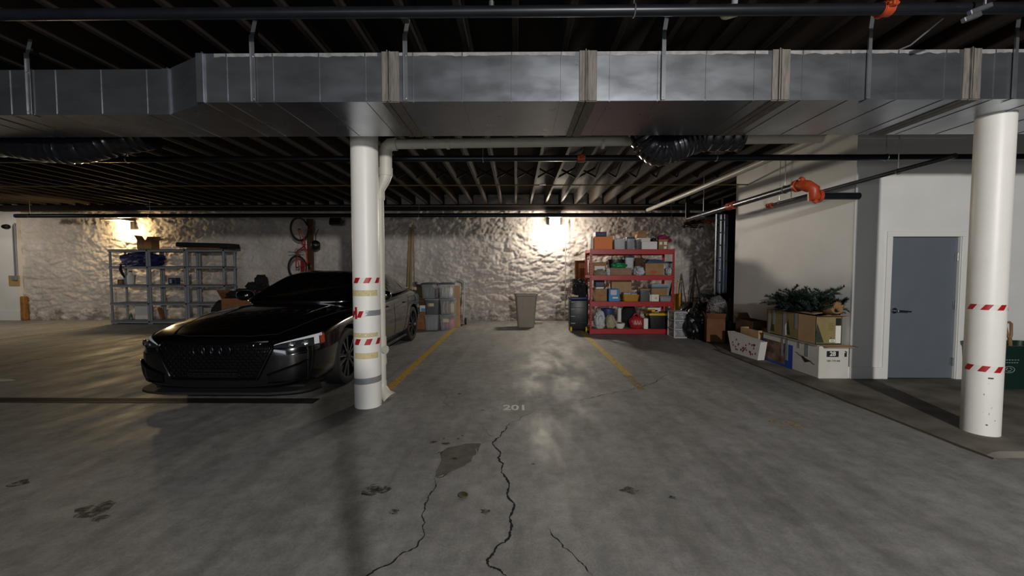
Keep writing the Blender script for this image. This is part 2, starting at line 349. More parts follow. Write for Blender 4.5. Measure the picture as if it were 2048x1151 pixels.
# ------------------------------------------------------------------ ceiling
JZ = 3.19
WOOD = M('old_joist_wood', '#2b1e14', .8, var=.45, vs=3, bump=.4, bs=18, stretch=(8, .5, 8))
mb = MB(); mb.box((-4.6, 1.6, JZ + .33), (24.0, 20, .06)); struct(mb.build('ceiling', M('old_subfloor', '#1f1710', .9, var=.4, vs=3, stretch=(.4, 7, 1), bump=.4)))
mb = MB(); mb.box((0, 2.2, JZ + .145), (.05, 18.6, .29), bev=.004); j0 = struct(mb.build('joist', WOOD)); jx0 = wx(1031, 6); j0.location.x = jx0
for i in range(-39, 18):
    if i: c = j0.copy(); COL.objects.link(c); c.location.x = jx0 + i * .40
mb = MB()
mb.box((0, 0, 0), (.47, .03, .035), (0, R(28), 0)); mb.box((0, .035, 0), (.47, .03, .035), (0, R(-28), 0)); b0 = struct(mb.build('joist_bridging', WOOD))
b0.location = (jx0 + .2, 7.9, JZ + .14)
for yy in (7.9, 5.2):
    for i in range(-24, 12):
        if (yy, i) != (7.9, 0): c = b0.copy(); COL.objects.link(c); c.location = (jx0 + .2 + i * .4, yy, JZ + .14)
mb = MB(); mb.box((-4, 3.98, 3.09), (22, .2, .19), bev=.01); struct(mb.build('beam', WOOD)); mb = MB(); mb.box((-4, 10.80, JZ - .085), (20.4, .14, .16), bev=.01); struct(mb.build('ledger_beam', WOOD))
# ------------------------------------------------------------------ duct
def duct_mat(name, col, rough, dirt):
    m = bpy.data.materials.new(name); m.use_nodes = True; nt = m.node_tree; b = nt.nodes['Principled BSDF']; L = nt.links.new; N = nt.nodes.new
    tc = N('ShaderNodeTexCoord'); 
    def ns(scale, st=(1, 1, 1), d=6):
        mp = N('ShaderNodeMapping'); mp.inputs['Scale'].default_value = st; L(tc.outputs['Object'], mp.inputs[0])
        n = N('ShaderNodeTexNoise'); n.inputs['Scale'].default_value = scale; n.inputs['Detail'].default_value = d; L(mp.outputs[0], n.inputs[0]); return n.outputs['Fac']
    r = N('ShaderNodeValToRGB'); r.color_ramp.elements[0].position = .3; r.color_ramp.elements[1].position = .7
    r.color_ramp.elements[0].color = (*[x * .82 for x in hx(col)], 1); r.color_ramp.elements[1].color = (*hx(col), 1); L(ns(2.5), r.inputs[0]); L(r.outputs[0], b.inputs['Base Color'])
    q = N('ShaderNodeMapRange'); q.inputs[1].default_value = .35; q.inputs[2].default_value = .65; q.inputs[3].default_value = rough; q.inputs[4].default_value = rough + dirt
    L(ns(3, (1, 1, 2.5), 8), q.inputs[0]); L(q.outputs[0], b.inputs['Roughness']); b.inputs['Metallic'].default_value = .92
    bp = N('ShaderNodeBump'); bp.inputs['Strength'].default_value = .06; bp.inputs['Distance'].default_value = .02; L(ns(1.6, d=2), bp.inputs['Height']); L(bp.outputs[0], b.inputs['Normal'])
    return m
DUCT = duct_mat('duct_sheet_metal', '#a2a7ae', .26, .08)
SEAL = M('duct_sealant', '#6e6962', .65, .1, var=.35, vs=14, bump=.3, stretch=(6, 1, .6))
SEALL = M('pale_duct_sealant', '#8b8b8b', .6, .2, var=.3, vs=18)
DF, DB, DZ0, DZ1 = 2.97, 3.72, at(1030, 202, 2.97).z, at(1030, 103, 2.97).z
duct = thing('air_duct', 'long rectangular galvanised metal air duct crossing the whole room under the joists', 'duct', (0, 0, DZ0)); H = DZ1 - DZ0
def dx(px): return at(px, 150, DF).x
j = [dx(777), dx(1172), dx(1557), dx(1938)]; step = j[1] - j[0]
edges = [dx(408)] + j + [j[3] + step, j[3] + 2 * step]
def section(x0, x1, yf):
    m = MB(); m.box(((x0 + x1) / 2, (yf + DB) / 2, H / 2), (x1 - x0 - .003, DB - yf, H), bev=.003)
    n = max(1, round((x1 - x0) / .37)); off = 0
    for k in range(n):
        x = x0 + (k + .5) * (x1 - x0) / n
        m.box((x, yf - .001, H / 2), (.008, .008, H - .012)); m.box((x, (yf + DB) / 2, .000), (.008, DB - yf - .01, .008))
    m.box(((x0 + x1) / 2, yf + .004, .004), (x1 - x0, .012, .012)); return m.build('duct_section', DUCT, duct)
for a, b_ in zip(edges, edges[1:]): section(a, b_, DF)
YF2 = 3.19; xl0 = at(338, 150, YF2).x
def skew(x0, y0, x1, y1):
    m = MB(); P = [(x0, y0), (x1, y1), (x1, DB), (x0, DB)]; m.prism(P, H); return m.build('duct_transition', DUCT, duct)
skew(xl0, YF2, edges[0], DF)
for k in range(6): section(xl0 - 1.47 * (k + 1), xl0 - 1.47 * k, YF2)
for x in edges[1:-1]:
    m = MB()
    for s, w in ((-1, .045), (1, .075)): m.box((x + s * (.004 + w / 2), DF - .004, H / 2), (w, .010, H + .004), bev=.002); m.box((x + s * (.004 + w / 2), (DF + DB) / 2, -.0025), (w, DB - DF, .008))
    m.box((x - .004, DF - .012, H / 2), (.007, .022, H + .01)); m.box((x + .014, DF - .009, H / 2), (.006, .018, H)); m.build('flange_joint', SEAL, duct)
for x, yf in ((xl0, YF2), (edges[0], DF), (xl0 - 1.47, YF2)):
    m = MB(); m.box((x - .03, yf - .002, H / 2), (.05, .008, H)); m.box((x, yf - .008, H / 2), (.006, .02, H + .006)); m.box((x, (yf + DB) / 2, -.002), (.006, DB - yf, .008)); m.build('flange_joint', DUCT, duct)
for a, b_ in zip(edges[:-1], edges[1:]):      # smeared sealant along the upper edge
    m = MB(); U, Lo = [], []
    n = 40
    for i in range(n + 1):
        x = a + .08 + (b_ - a - .16) * i / n; U.append((x, DF - .0025, H - .004)); Lo.append((x, DF - .0025, H - .022 - .018 * abs(noise.noise((x * 6, 2, 0))) - .008 * random.random()))
    m.grid([U, Lo]); m.build('sealant_smear', SEALL, duct)
STRAP = M('strap_steel', '#a4a8ac', .3, .85, var=.2)
for px, yf in ((60, YF2), (508, DF), (812, DF), (1326, DF), (1735, DF), (2026, DF)):
    x = at(px, 150, yf).x; m = MB()
    m.box((x, yf - .012, (H + .12) / 2 + .0), (.030, .004, H + .12)); m.box((x - .015, yf - .016, (H + .12) / 2), (.003, .012, H + .12))
    m.box((x + .01, yf - .006, H + .175), (.030, .004, .12), (R(-4), R(10), 0)); m.box((x, yf + .02, -.006), (.03, .07, .003))
    for zz in (.02, H - .03): m.cyl((x, yf - .012, zz), (x, yf - .019, zz), .006, n=8)
    m.build('hanger_strap', STRAP, duct)
# ------------------------------------------------------------------ pipes
PIPEB = M('black_sprinkler_pipe', '#1b1e24', .34, .35, var=.2, vs=10)
ORANGE = M('orange_red_fitting', '#a8401f', .42, var=.25, vs=20)
PVC = M('pvc_white', '#c3c0b6', .45, var=.08, vs=4); ZINC = M('zinc_hook', '#c0c2c0', .3, .9)
def hanger(par, x, y, z, r, top, ax='X'):
    m = MB(); d = Vector((1, 0, 0)) if ax == 'X' else Vector((0, 1, 0)); s = Vector((0, 1, 0)) if ax == 'X' else Vector((1, 0, 0))
    c = Vector((x, y, z)); pts = [c + s * (math.cos(t) * (r + .004)) + Vector((0, 0, math.sin(t) * (r + .004))) for t in [R(90 - 360 * k / 16) for k in range(16)]]
    m.tube(pts, .005, 6, closed=True); m.cyl(c + Vector((0, 0, r)), (x, y, top), .005, n=6); return m.build('hanger', ZINC, par)
def coupling(par, c, ax, r, l=.07, name='coupling'):
    m = MB(); c = Vector(c); a = Vector(ax).normalized(); m.cyl(c - a * l / 2, c + a * l / 2, r * 1.32, n=18); m.cyl(c - a * l * .62, c - a * l * .4, r * 1.18, n=18); m.cyl(c + a * l * .4, c + a * l * .62, r * 1.18, n=18)
    u = a.cross(Vector((.2, .1, 1))).normalized()
    for s in (-1, 1): m.box(c + u * s * r * 1.5, (.03 + r * .3,) * 3, (0, 0, .3), bev=.006); m.cyl(c + u * s * r * 1.55 - a * l * .6, c + u * s * r * 1.55 + a * l * .6, .008, n=8)
    return m.build(name, ORANGE, par)
# main in front of the duct
Y = 2.68; z = at(1030, 23, Y).z; r = .0345
s1 = thing('sprinkler_pipe', 'black sprinkler pipe running above and in front of the metal duct', 'pipe', (0, 0, 0))
mb = MB(); mb.cyl((-9, Y, z), (6.5, Y, z), r, n=20); mb.build('pipe_run', PIPEB, s1)
hanger(s1, at(1268, 20, Y).x, Y, z, r, JZ); coupling(s1, (at(1772, 20, Y).x, Y, z), (1, 0, 0), r, .055)
q = at(983, 12, Y); mb = MB(); mb.cyl((q.x, Y, z + r * .8), (q.x, Y, z + r + .03), .017, n=10); mb.cyl((q.x, Y, z + r + .03), (q.x, Y, z + r + .08), .008, n=8); mb.cyl((q.x, Y, z + r + .065), (q.x, Y, z + r + .07), .018, n=12); mb.build('sprinkler_head', ZINC, s1)
# second run behind the duct
Y = 4.6; z = at(1030, 316.5, Y).z; r = .034
s2 = thing('sprinkler_pipe', 'black sprinkler pipe just beyond the duct, ending over the utility room door', 'pipe', (0, 0, 0))
mb = MB(); mb.cyl((-13, Y, z), (6.4, Y, z), r, n=18); mb.build('pipe_run', PIPEB, s2); coupling(s2, (at(1162, 315, Y).x, Y, z), (1, 0, 0), r, .07)
for px in (966, 1432, 1772, 255): hanger(s2, at(px, 315, Y).x, Y, z, r, JZ)
# wall run
Y = 10.2; z = at(1030, 430, Y).z; r = .052
s3 = thing('wall_pipe', 'thick dark pipe running along the top of the stone wall', 'pipe', (0, 0, 0))
mb = MB(); mb.cyl((-13.0, Y, z), (6.0, Y, z), r, n=16); mb.build('pipe_run', PIPEB, s3)
for px in (838, 1342, 300, 60): hanger(s3, at(px, 430, Y).x, Y, z, r, JZ)
# yellow gas line, thin conduits
def thin(nm, lab, pts, r, mat, cat='pipe'):
    m = MB(); m.tube(pts, r, 8); return tag(m.build(nm, mat), lab, cat)
Y = 7.2; z = at(1030, 370, Y).z; thin('gas_line', 'thin yellowish gas line crossing the joists at mid room', [(-13, Y, z), (at(1625, 370, Y).x, Y, z)], .011, M('gas_yellow', '#8a7438', .5))
mb = MB()
Y = 9.6; z = at(1030, 411, Y).z; g = thin('conduit', 'thin bare metal conduit below the joist ends near the stone wall', [(-9, Y, z), (4.2, Y, z)], .013, STEEL)
# small white plate under the joists
q = at(1085, 370, 7.15); tag(MB().box((q.x, q.y, q.z + .012), (.12, .05, .024), bev=.008).build('junction_plate', TRIMW), 'small white plate under the joists hanging on the yellow gas line', 'plate')
# fire main along the utility room
B = at(1603, 369, 4.95); A = Vector((B.x, 8.1, B.z))
s4 = thing('fire_main', 'steel fire main beside the utility room wall ending in an orange elbow', 'pipe', (0, 0, 0))
d = (A - B).normalized(); mb = MB(); mb.cyl(A, B, .045, n=18); mb.build('pipe_run', M('dull_steel_pipe', '#53575d', .3, .6, var=.2), s4)
cp = B + d * ((A - B).length * .43); mb = MB(); cp = B + d * (B.x * FPX / (1457 - 1032) - B.y); coupling(s4, cp, d, .047, .17)
mb = MB(); mb.tube([A - d * .02, A + d * .05, A + d * .09 + Vector((0, 0, .05)), A + d * .09 + Vector((0, 0, .5))], .045, 14); mb.build('riser', PIPEB, s4)
for yy in (5.25, 7.5):
    c = B + (A - B) * ((yy - B.y) / (A.y - B.y)); hanger(s4, c.x, c.y, c.z, .046, JZ, 'Y')
e1 = B; e2 = at(1630, 392, 4.86); e3 = at(1648, 391, 4.80)
mb = MB(); mb.tube([e1 + d * .08, e1, e1 - d * .06 + Vector((.03, 0, -.03)), (e1 + e2) / 2 + Vector((.03, -.05, 0)), e2 + Vector((-.02, 0, -.01)), e2 + Vector((.05, 0, 0))], [.058, .064, .07, .068, .07, .064], 16)
mb.box(e2 + Vector((-.02, -.03, -.065)), (.05, .05, .05), (.3, .5, 0), bev=.01); mb.box(e1 + Vector((-.02, -.03, .06)), (.05, .06, .05), (.3, .5, 0), bev=.01); mb.cyl(e1 + d * .05, e1 + d * .09, .075, n=18); mb.cyl(e2 + Vector((.02, 0, 0)), e2 + Vector((.06, 0, 0)), .077, n=18); mb.build('elbow', ORANGE, s4)
mb = MB(); e4 = Vector((SX - .02, e2.y, e2.z)); mb.cyl(e2, e4, .042, n=16); mb.build('stub_pipe', PIPEB, s4)
A = Vector((SX - .09, 6.45, at(1526, 410, 6.38).z))
s5 = thing('branch_pipe', 'thinner grey sprinkler branch running past the utility room corner', 'pipe', (0, 0, 0)); 
mb = MB(); B2 = Vector((A.x, 3.75, A.z + .02)); mb.cyl(A, B2, .024, n=14); mb.build('pipe_run', M('dull_steel_pipe', '#53575d'), s5); d = (A - B2).normalized(); coupling(s5, A - d * .03, d, .03, .09)
for yy in (6.2, 4.3): hanger(s5, A.x, yy, A.z + .01, .024, JZ, 'Y')
# ------------------------------------------------------------------ white drain pipe behind the left column
dp = thing('drain_pipe', 'white plastic drain pipe with an offset bend, rising behind the left column', 'pipe', (0, 0, 0))
Y = 4.22; bx = at(764, 700, Y).x; zz = lambda py: at(770, py, Y).z; ux = at(771, 310, Y).x; zt = at(900, 288, Y).z
mb = MB(); mb.cyl((bx, Y, .12), (bx, Y, zz(392)), .041, n=18); mb.build('riser', PVC, dp)
mb = MB(); mb.tube([(bx, Y, zz(400)), (bx, Y, zz(380)), (ux - .02, Y, zz(362)), (ux + .0, Y, zz(350)), (ux, Y, zz(338))], [.047, .05, .06, .066, .067], 18)
mb.cyl((bx, Y, zz(398)), (bx, Y, zz(384)), .05, n=18); mb.cyl((ux, Y, zz(352)), (ux, Y, zz(336)), .072, n=18); mb.build('offset_bend', PVC, dp)
mb = MB(); mb.tube([(ux, Y, zz(338)), (ux, Y, zz(300)), (ux + .01, Y, zt - .04), (ux + .05, Y, zt - .005), (ux + .12, Y, zt)], .066, 18); mb.build('upper_riser', PVC, dp)
mb = MB(); x1 = SX - .92; mb.cyl((ux + .08, Y, zt), (x1 - .05, Y, zt + .05), .05, n=18)
for px in (850, 896, 1205): x = at(px, 290, Y).x; mb.cyl((x - .015, Y, zt + .002), (x + .015, Y, zt + .003), .057, n=18)
mb.build('horizontal_run', PVC, dp)
mb = MB(); bxp = at(1640, 277, Y).x; mb.tube([(x1 - .1, Y, zt + .05), (bxp - .1, Y, zt + .055), (bxp, Y + .1, zt + .06), (at(1380, 393, 7.2).x, 7.2, zt + .07), (at(1380, 393, 7.2).x - .03, 9.4, zt + .1)], .042, 14); mb.build('branch_run', PVC, dp)
mb = MB(); z1, z2 = at(765, 685, Y).z, at(765, 718, Y).z
mb.cyl((bx, Y, z1 - .04), (bx, Y, z1 + .07), .049, n=18); mb.cyl((bx, Y, z2 - .05), (bx, Y, z2 + .01), .049, n=18); mb.cyl((bx + .03, Y - .02, (z1 + z2) / 2 + .02), (bx + .055, Y - .03, (z1 + z2) / 2 + .02), .045, n=18); mb.cyl((bx, Y, z2), (bx, Y, z1), .046, n=18); mb.build('cleanout_fitting', PVC, dp)
mb = MB(); mb.tube([(bx, Y, .20), (bx, Y, .13), (bx + .035, Y - .02, .06), (bx + .09, Y - .04, .012)], [.045, .048, .062, .085], 18)
bm_ = mb.bm
for v in bm_.verts: v.co.z = max(v.co.z, .002)
mb.build('foot_boot', PVC, dp)
# ------------------------------------------------------------------ columns
COLW = M('column_paint', '#e3e1db', .42, var=.03, vs=5, bump=.05, bs=90); TRED = M('tape_red', '#a3161b', .4); TWHITE = M('tape_white', '#d8d6d2', .4); RESID = paint_mat('tape_residue', '#c8b88a', .42); SCUFF = paint_mat('scuff_mark', '#3a3835', .5)
def stripe_band(par, r, z, h, n, name='hazard_tape', a0=0, a1=360, sh=12, name_lab='red and white hazard tape', tilt=0):
    m = MB(); span = (a1 - a0) / n
    for i in range(n * 2):
        s0 = a0 + i * span / 2; rows = []
        for k in range(5):
            a = s0 + span / 2 * k / 4; rows.append(((a, 0), (a + sh, h)))
        f = lambda a, zz: (r * math.cos(R(a)), r * math.sin(R(a)), z + zz + tilt * math.cos(R(a)))
        m.grid([[f(*p[0]) for p in rows], [f((p[0][0] + p[1][0]) / 2, h / 2) for p in rows], [f(*p[1]) for p in rows]], mi=i % 2)
    o = m.build(name, [TRED, TWHITE], par); o['label'] = name_lab; return o
def band(par, r, z, h, mat, name, a0, a1, lab, tilt=0):
    m = MB(); f = lambda a, zz: (r * math.cos(R(a)), r * math.sin(R(a)), z + zz + tilt * math.cos(R(a))); A = [a0 + (a1 - a0) * i / 40 for i in range(41)]
    m.grid([[f(a, 0) for a in A], [f(a, h) for a in A]]); o = m.build(name, mat, par); o['label'] = lab; return o
def column(loc, r, top, label):
    t = thing('column', label, 'column', loc); m = MB(); m.cyl((0, 0, 0), (0, 0, top), r, n=64); m.build('shaft', COLW, t); return t
CY = fl(735, 818).y + .13; cx_ = at(735, 700, CY).x; CRr = .5 * (at(762, 700, CY).x - at(708, 700, CY).x) * .955
c1 = column((cx_, CY, 0), CRr, 2.99, 'round white painted column in front of the parked black car')
hz_ = lambda py: at(735, py, CY - CRr).z
stripe_band(c1, CRr + .0015, hz_(566), hz_(555) - hz_(566), 7, a0=-180, a1=160)
stripe_band(c1, CRr + .0015, hz_(635), hz_(622) - hz_(635), 3, a0=-190, a1=-75); band(c1, CRr + .0012, hz_(632), hz_(621) - hz_(632), GTAPE, 'grey_tape', -75, 60, 'strip of grey duct tape')
band(c1, CRr + .0022, hz_(638), hz_(614) - hz_(638), TRED, 'tape_scrap', -125, -112, 'torn upright scrap of red tape')
stripe_band(c1, CRr + .0015, hz_(690), hz_(678) - hz_(690), 7, a0=-180, a1=160); band(c1, CRr + .0012, hz_(769), hz_(757) - hz_(769), GTAPE, 'grey_tape', -165, 100, 'grey duct tape near the foot', .008)
for a, b_, a0 in ((592, 580, -150), (675, 666, -150), (718, 706, -130)): band(c1, CRr + .0008, hz_(a), hz_(b_) - hz_(a), RESID, 'tape_residue', a0, -20, 'yellowed tape residue')
C2Y = fl(1958, 872, PZ).y + .1; c2x = at(1960, 850, C2Y).x; C2R = .5 * (at(1999, 800, C2Y).x - at(1920, 800, C2Y).x) * .70
col2 = column((c2x, C2Y, PZ), C2R, 2.66, 'round white painted column on the walkway before the grey door')
hz2 = lambda py: at(1965, py, C2Y - C2R * .8).z - PZ
stripe_band(col2, C2R + .0015, hz2(620), hz2(609) - hz2(620), 4, a0=-200, a1=-20, sh=14); stripe_band(col2, C2R + .0015, hz2(744), hz2(732) - hz2(744), 4, a0=-200, a1=-20, sh=14)
col2['label'] = 'round white painted column on the walkway before the grey door'
for (py, a, w, h) in ((757, -125, 16, .012), (768, -124, 6, .01), (815, -112, 4, .012), (840, -100, 3, .014), (825, -135, 3, .012), (850, -125, 6, .01), (828, -118, 2, .015), (790, -135, 3, .012)): band(col2, C2R + .0007, hz2(py), h, SCUFF, 'scuff', a, a + w, 'dark scuff mark')
# ------------------------------------------------------------------ lamps
def emis(name, col, s):
    return M(name, col, .5, emit=s)
def wallpack(px, py, Y, w, h, lab, strength, col, vis=0):
    c = at(px, py, Y); t = thing('wall_light', lab, 'light', (c.x, Y + .09, c.z))
    m = MB(); m.box((0, .05, h * .1), (w * 1.06, .14, h * 1.0), bev=.02, seg=2); m.cyl((0, .1, h * .3), (0, WY - Y - .1, h * .3), .03); m.box((0, -.04 - vis / 2, h * .52), (w * (1.1 + vis * 2), .10 + vis, .03), bev=.01); m.build('housing', M('bronze_housing', '#55524c', .5), t)
    m = MB(); m.box((0, -.06, -.02), (w, .10, h * .82), bev=.025, seg=2, taper=(.96, .7)); m.build('lens', emis('lens_' + col[1:], col, strength), t); return t
wallpack(1110, 441, 10.56, .27, .20, 'glowing white wall light left of the red shelving unit', 540, '#fff3e0', .06)
wallpack(244, 450, 10.76, .30, .24, 'glowing warm wall light above the grey plastic shelves', 260, '#ffdca0', .34)
c = at(672, 443, 10.7); t = thing('floodlight', 'unlit dark floodlight high on the stone wall right of the hung bicycle', 'light', (c.x, c.y, c.z)); mb = MB(); mb.box((0, 0, 0), (.32, .16, .18), (R(-20), 0, 0), bev=.02); mb.build('housing', BLACK, t); mb = MB(); mb.cyl((0, .0, .05), (0, .3, .08), .03, n=10); mb.build('bracket', BLACK, t)
mb = MB(); mb.box((0, -.085, -.03), (.27, .012, .14), (R(-20), 0, 0)); mb.build('lens', M('dark_glass', '#2a2c2f', .1), t)
c = at(660, 470, 10.75); mb = MB(); mb.prism([(.22 * math.cos(a * .5236) * random.uniform(.6, 1.1), .28 * math.sin(a * .5236) * random.uniform(.7, 1.1)) for a in range(12)], .02, Matrix.Translation((c.x + .12, 10.985, c.z)) @ Matrix.Rotation(R(90), 4, 'X'))
# conduit down the wall from the lamp
q = at(1131, 450, 10.86); thin('wall_conduit', 'thin white vertical conduit on the stone wall under the bright wall light', [(q.x, 10.84, q.z + .15), (q.x, 10.84, .02)], .013, M('painted_conduit', '#b9b6b0', .4))
q = at(826, 440, 10.86); t = thing('wall_outlet', 'grey double outlet box on its cable, right of the leaning boards', 'outlet', (at(832, 567, 10.8).x, 10.8, at(832, 567, 10.8).z)); mb = MB(); mb.box((0, 0, 0), (.11, .07, .13), bev=.008); mb.box((-.14, .01, -.01), (.09, .06, .12), bev=.008); mb.build('box', GREY, t); mb = MB(); mb.box((0, -.037, .02), (.05, .006, .04)); mb.box((0, -.037, -.025), (.05, .006, .04)); mb.build('cover', BLACK, t); mb = MB(); mb.cyl((-.05, .03, .06), (-.05, .03, 1.75), .008, n=8); mb.build('cable', GREY, t)
# left white wall fittings
c = at(12, 453, 10.88); t = thing('dome_camera', 'black oval dome fixture high on the white wall at far left', 'fixture', (c.x, 10.88, c.z)); mb = MB(); mb.lathe([(0, -.02), (.11, -.02), (.115, 0), (.09, .04), (.04, .06), (0, .062)], Matrix.Rotation(R(90), 4, 'X') @ Matrix.Diagonal((1, .62, 1, 1)), 24); mb.build('dome', BLACK, t)
c = at(28, 561, 10.88); t = thing('outlet_board', 'plywood square with a grey outlet box on the white wall', 'outlet', (c.x, 10.886, c.z)); mb = MB(); mb.box((0, 0, 0), (.30, .02, .29), bev=.003); mb.build('plywood', M('plywood', '#a98d5a', .7, var=.15), t)
mb = MB(); mb.box((.05, -.03, .07), (.14, .05, .11), bev=.006); mb.build('outlet_box', GREY, t); mb = MB(); mb.tube([(.06, -.02, .12), (.06, -.02, 1.5), (.09, -.02, 1.56)], .016, 8); mb.tube([(.10, -.02, .12), (.11, -.02, 1.6)], .012, 8); mb.build('conduit', GREY, t)
mb = MB(); mb.box((lw + .06, 10.93, .34), (.12, .12, .68), bev=.02); struct(mb.build('trim_3', M('bare_brick', '#93672f', .9, var=.4, vs=7, bump=.5)))
# heat detector, bits above the duct
q = at(1470, 26, 2.6); t = thing('heat_detector', 'cream round ceiling alarm disc behind the front sprinkler pipe', 'alarm', (q.x, 2.72, JZ - .02)); 
t.location = (at(1468, 25, 2.78).x, 2.78, at(1468, 25, 2.78).z); t.rotation_euler = (R(24), R(-14), 0)
mb = MB(); mb.lathe([(0, -.03), (.05, -.03), (.075, -.02), (.088, 0), (.088, .02), (.06, .03), (0, .03)], n=32); mb.build('disc', M('cream_plastic', '#cfc8a8', .5), t); mb = MB(); mb.cyl((0, 0, .028), (.01, -.0, .14), .02, n=10); mb.build('stem', GREY, t)
mb = MB(); mb.box((.01, -.03, -.031), (.08, .012, .004)); mb.build('vent_slot', BLACK, t)
q0, q1 = at(1800, 95, 3.0), at(1897, 30, 2.75); thin('grey_cable', 'thin grey cable rising from the duct towards the joists', [(q0.x, 3.1, q0.z - .0), ((q0.x + q1.x) / 2 + .02, 2.98, (q0.z + q1.z) / 2 - .03), (q1.x, 2.78, q1.z)], .006, GREY, 'cable')
t = thing('bracket_clamp', 'pale metal clamp bracket over the right end of the front pipe', 'bracket', (at(1990, 12, 2.5).x, 2.58, at(1990, 18, 2.58).z)); mb = MB(); mb.box((0, 0, 0), (.14, .03, .03), (0, R(-20), 0), bev=.004); mb.box((-.05, .0, -.05), (.11, .03, .03), (0, R(-20), 0), bev=.004); mb.build('plate', STEEL, t); mb = MB(); mb.cyl((.03, .0, .0), (.03, 0, JZ - t.location.z), .008, n=8); mb.build('rod', STEEL, t)
# flexible ducts
FLEX = M('black_flex_duct', '#141519', .22, .1, coat=.5)
def flex(pts, r, lab):
    P = [Vector(p) for p in pts]; out = []; rad = []
    for a, b_, c, d in zip([P[0]] + P, P, P[1:], P[2:] + [P[-1]]):
        for k in range(14):
            u = k / 14; out.append(.5 * ((2 * b_) + (c - a) * u + (2 * a - 5 * b_ + 4 * c - d) * u * u + (3 * b_ - a - 3 * c + d) * u ** 3))
    rad = [r * (1 + .05 * math.sin(i * 2.2) + .05 * noise.noise((i * .3, r, 1))) for i in range(len(out))]
    m = MB(); m.tube(out, rad, 20); return tag(m.build('flexible_duct', FLEX), lab, 'duct')
a = at(1300, 300, 4.35); b_ = at(1345, 290, 4.6)
flex([(1.22, 3.93, DZ0 + .20), (1.28, 3.93, DZ0 + .02), (1.40, 3.93, DZ0 - .075), (1.58, 3.93, DZ0 - .02), (1.80, 3.94, DZ0 + .06), (2.2, 3.94, DZ0 + .07)], .145, 'crumpled black flexible duct hanging behind the metal duct, right of the white drain pipe')
a = at(150, 300, 4.3)
flex([(-7.2, 3.93, DZ0 + .08), (-5.4, 3.93, DZ0 + .04), (-4.75, 3.93, DZ0 - .03), (-4.35, 3.93, DZ0 - .05), (-3.95, 3.93, DZ0 + .03), (-3.6, 3.93, DZ0 + .09)], .13, 'sagging black flexible duct behind the metal duct over the left stalls')
# orange foam smear and cables near the ladder head
c = at(1400, 443, 10.85); mb = MB()
for i in range(9): mb.blob((c.x - .28 + i * .09, 10.86, c.z + random.uniform(-.03, .03)), (.08, .05, random.uniform(.02, .05)), .4, 3, i, 2, flat=False)
tag(mb.build('foam_sealant', M('orange_foam', '#b4632c', .8)), 'orange expanding foam smeared on the stone wall left of the ladder', 'foam')
mb = MB(); c = at(1385, 447, 10.6); random.seed(3)
for i in range(5):
    P = [Vector((c.x + random.uniform(-.25, .35), 10.6 + random.uniform(-.05, .1), c.z + random.uniform(-.12, .12))) for _ in range(6)]; mb.tube(P, .012, 6)
tag(mb.build('cable_tangle', BLACKM), 'tangle of black cables hanging near the ladder top', 'cable')
# ------------------------------------------------------------------ car
PAINT = M('black_car_paint', '#040405', .16, 0, coat=1); GLOSSB = M('gloss_black_trim', '#060607', .12); GLASS = M('tinted_glass', '#07090b', .04, 0, coat=.6); RUB = M('tyre_rubber', '#111112', .75); LINE = M('shut_line', '#010101', .9)
RIMD = M('dark_rim', '#131416', .3, .6); RIMS = M('machined_rim', '#8d9094', .25, .95); GRID_ = M('grille_black', '#08080a', .25, .2); DISC = M('brake_disc', '#5c5d5f', .35, .9)
car = thing('car', 'glossy black fastback car parked nose out behind the left white column', 'car', (-3.0, 3.86, 0))
KS = Vector((1.05, 1.063, 1.02))
def evalmesh(o):
    bpy.context.view_layer.update(); return bpy.data.meshes.new_from_object(o.evaluated_get(bpy.context.evaluated_depsgraph_get()))
ST = [  # y, half width, bottom, shoulder z, top z, shoulder half width
 (.00, .50, .22, .60, .665, .44), (.035, .68, .20, .62, .70, .58), (.12, .81, .19, .66, .735, .70), (.26, .88, .18, .71, .775, .78), (.48, .912, .18, .765, .82, .81), (.75, .922, .19, .815, .865, .82), (1.05, .922, .19, .845, .905, .815), (1.40, .915, .19, .870, .945, .80), (1.75, .912, .19, .885, .95, .80),
 (2.3, .91, .19, .90, .95, .80), (2.9, .912, .19, .92, .96, .80), (3.3, .918, .19, .935, .98, .80), (3.7, .925, .20, .945, 1.01, .80), (4.1, .915, .22, .945, 1.02, .78), (4.45, .87, .25, .92, 1.01, .74), (4.66, .80, .28, .86, .98, .70), (4.74, .66, .32, .78, .93, .60)]
def half(y, w, zb, zs, zt, ws):
    return [(0, zb), (w * .75, zb), (w * .93, zb + .03), (w * .985, zb + .12), (w, .46), (w * 1.0, .56), (w * .985, zs - .13), (w * .975, zs - .05), (ws * 1.07, zs - .008), (ws * .93, zs + (zt - zs) * .28), (ws * .6, zs + (zt - zs) * .8), (ws * .3, zt - .006), (0, zt)]
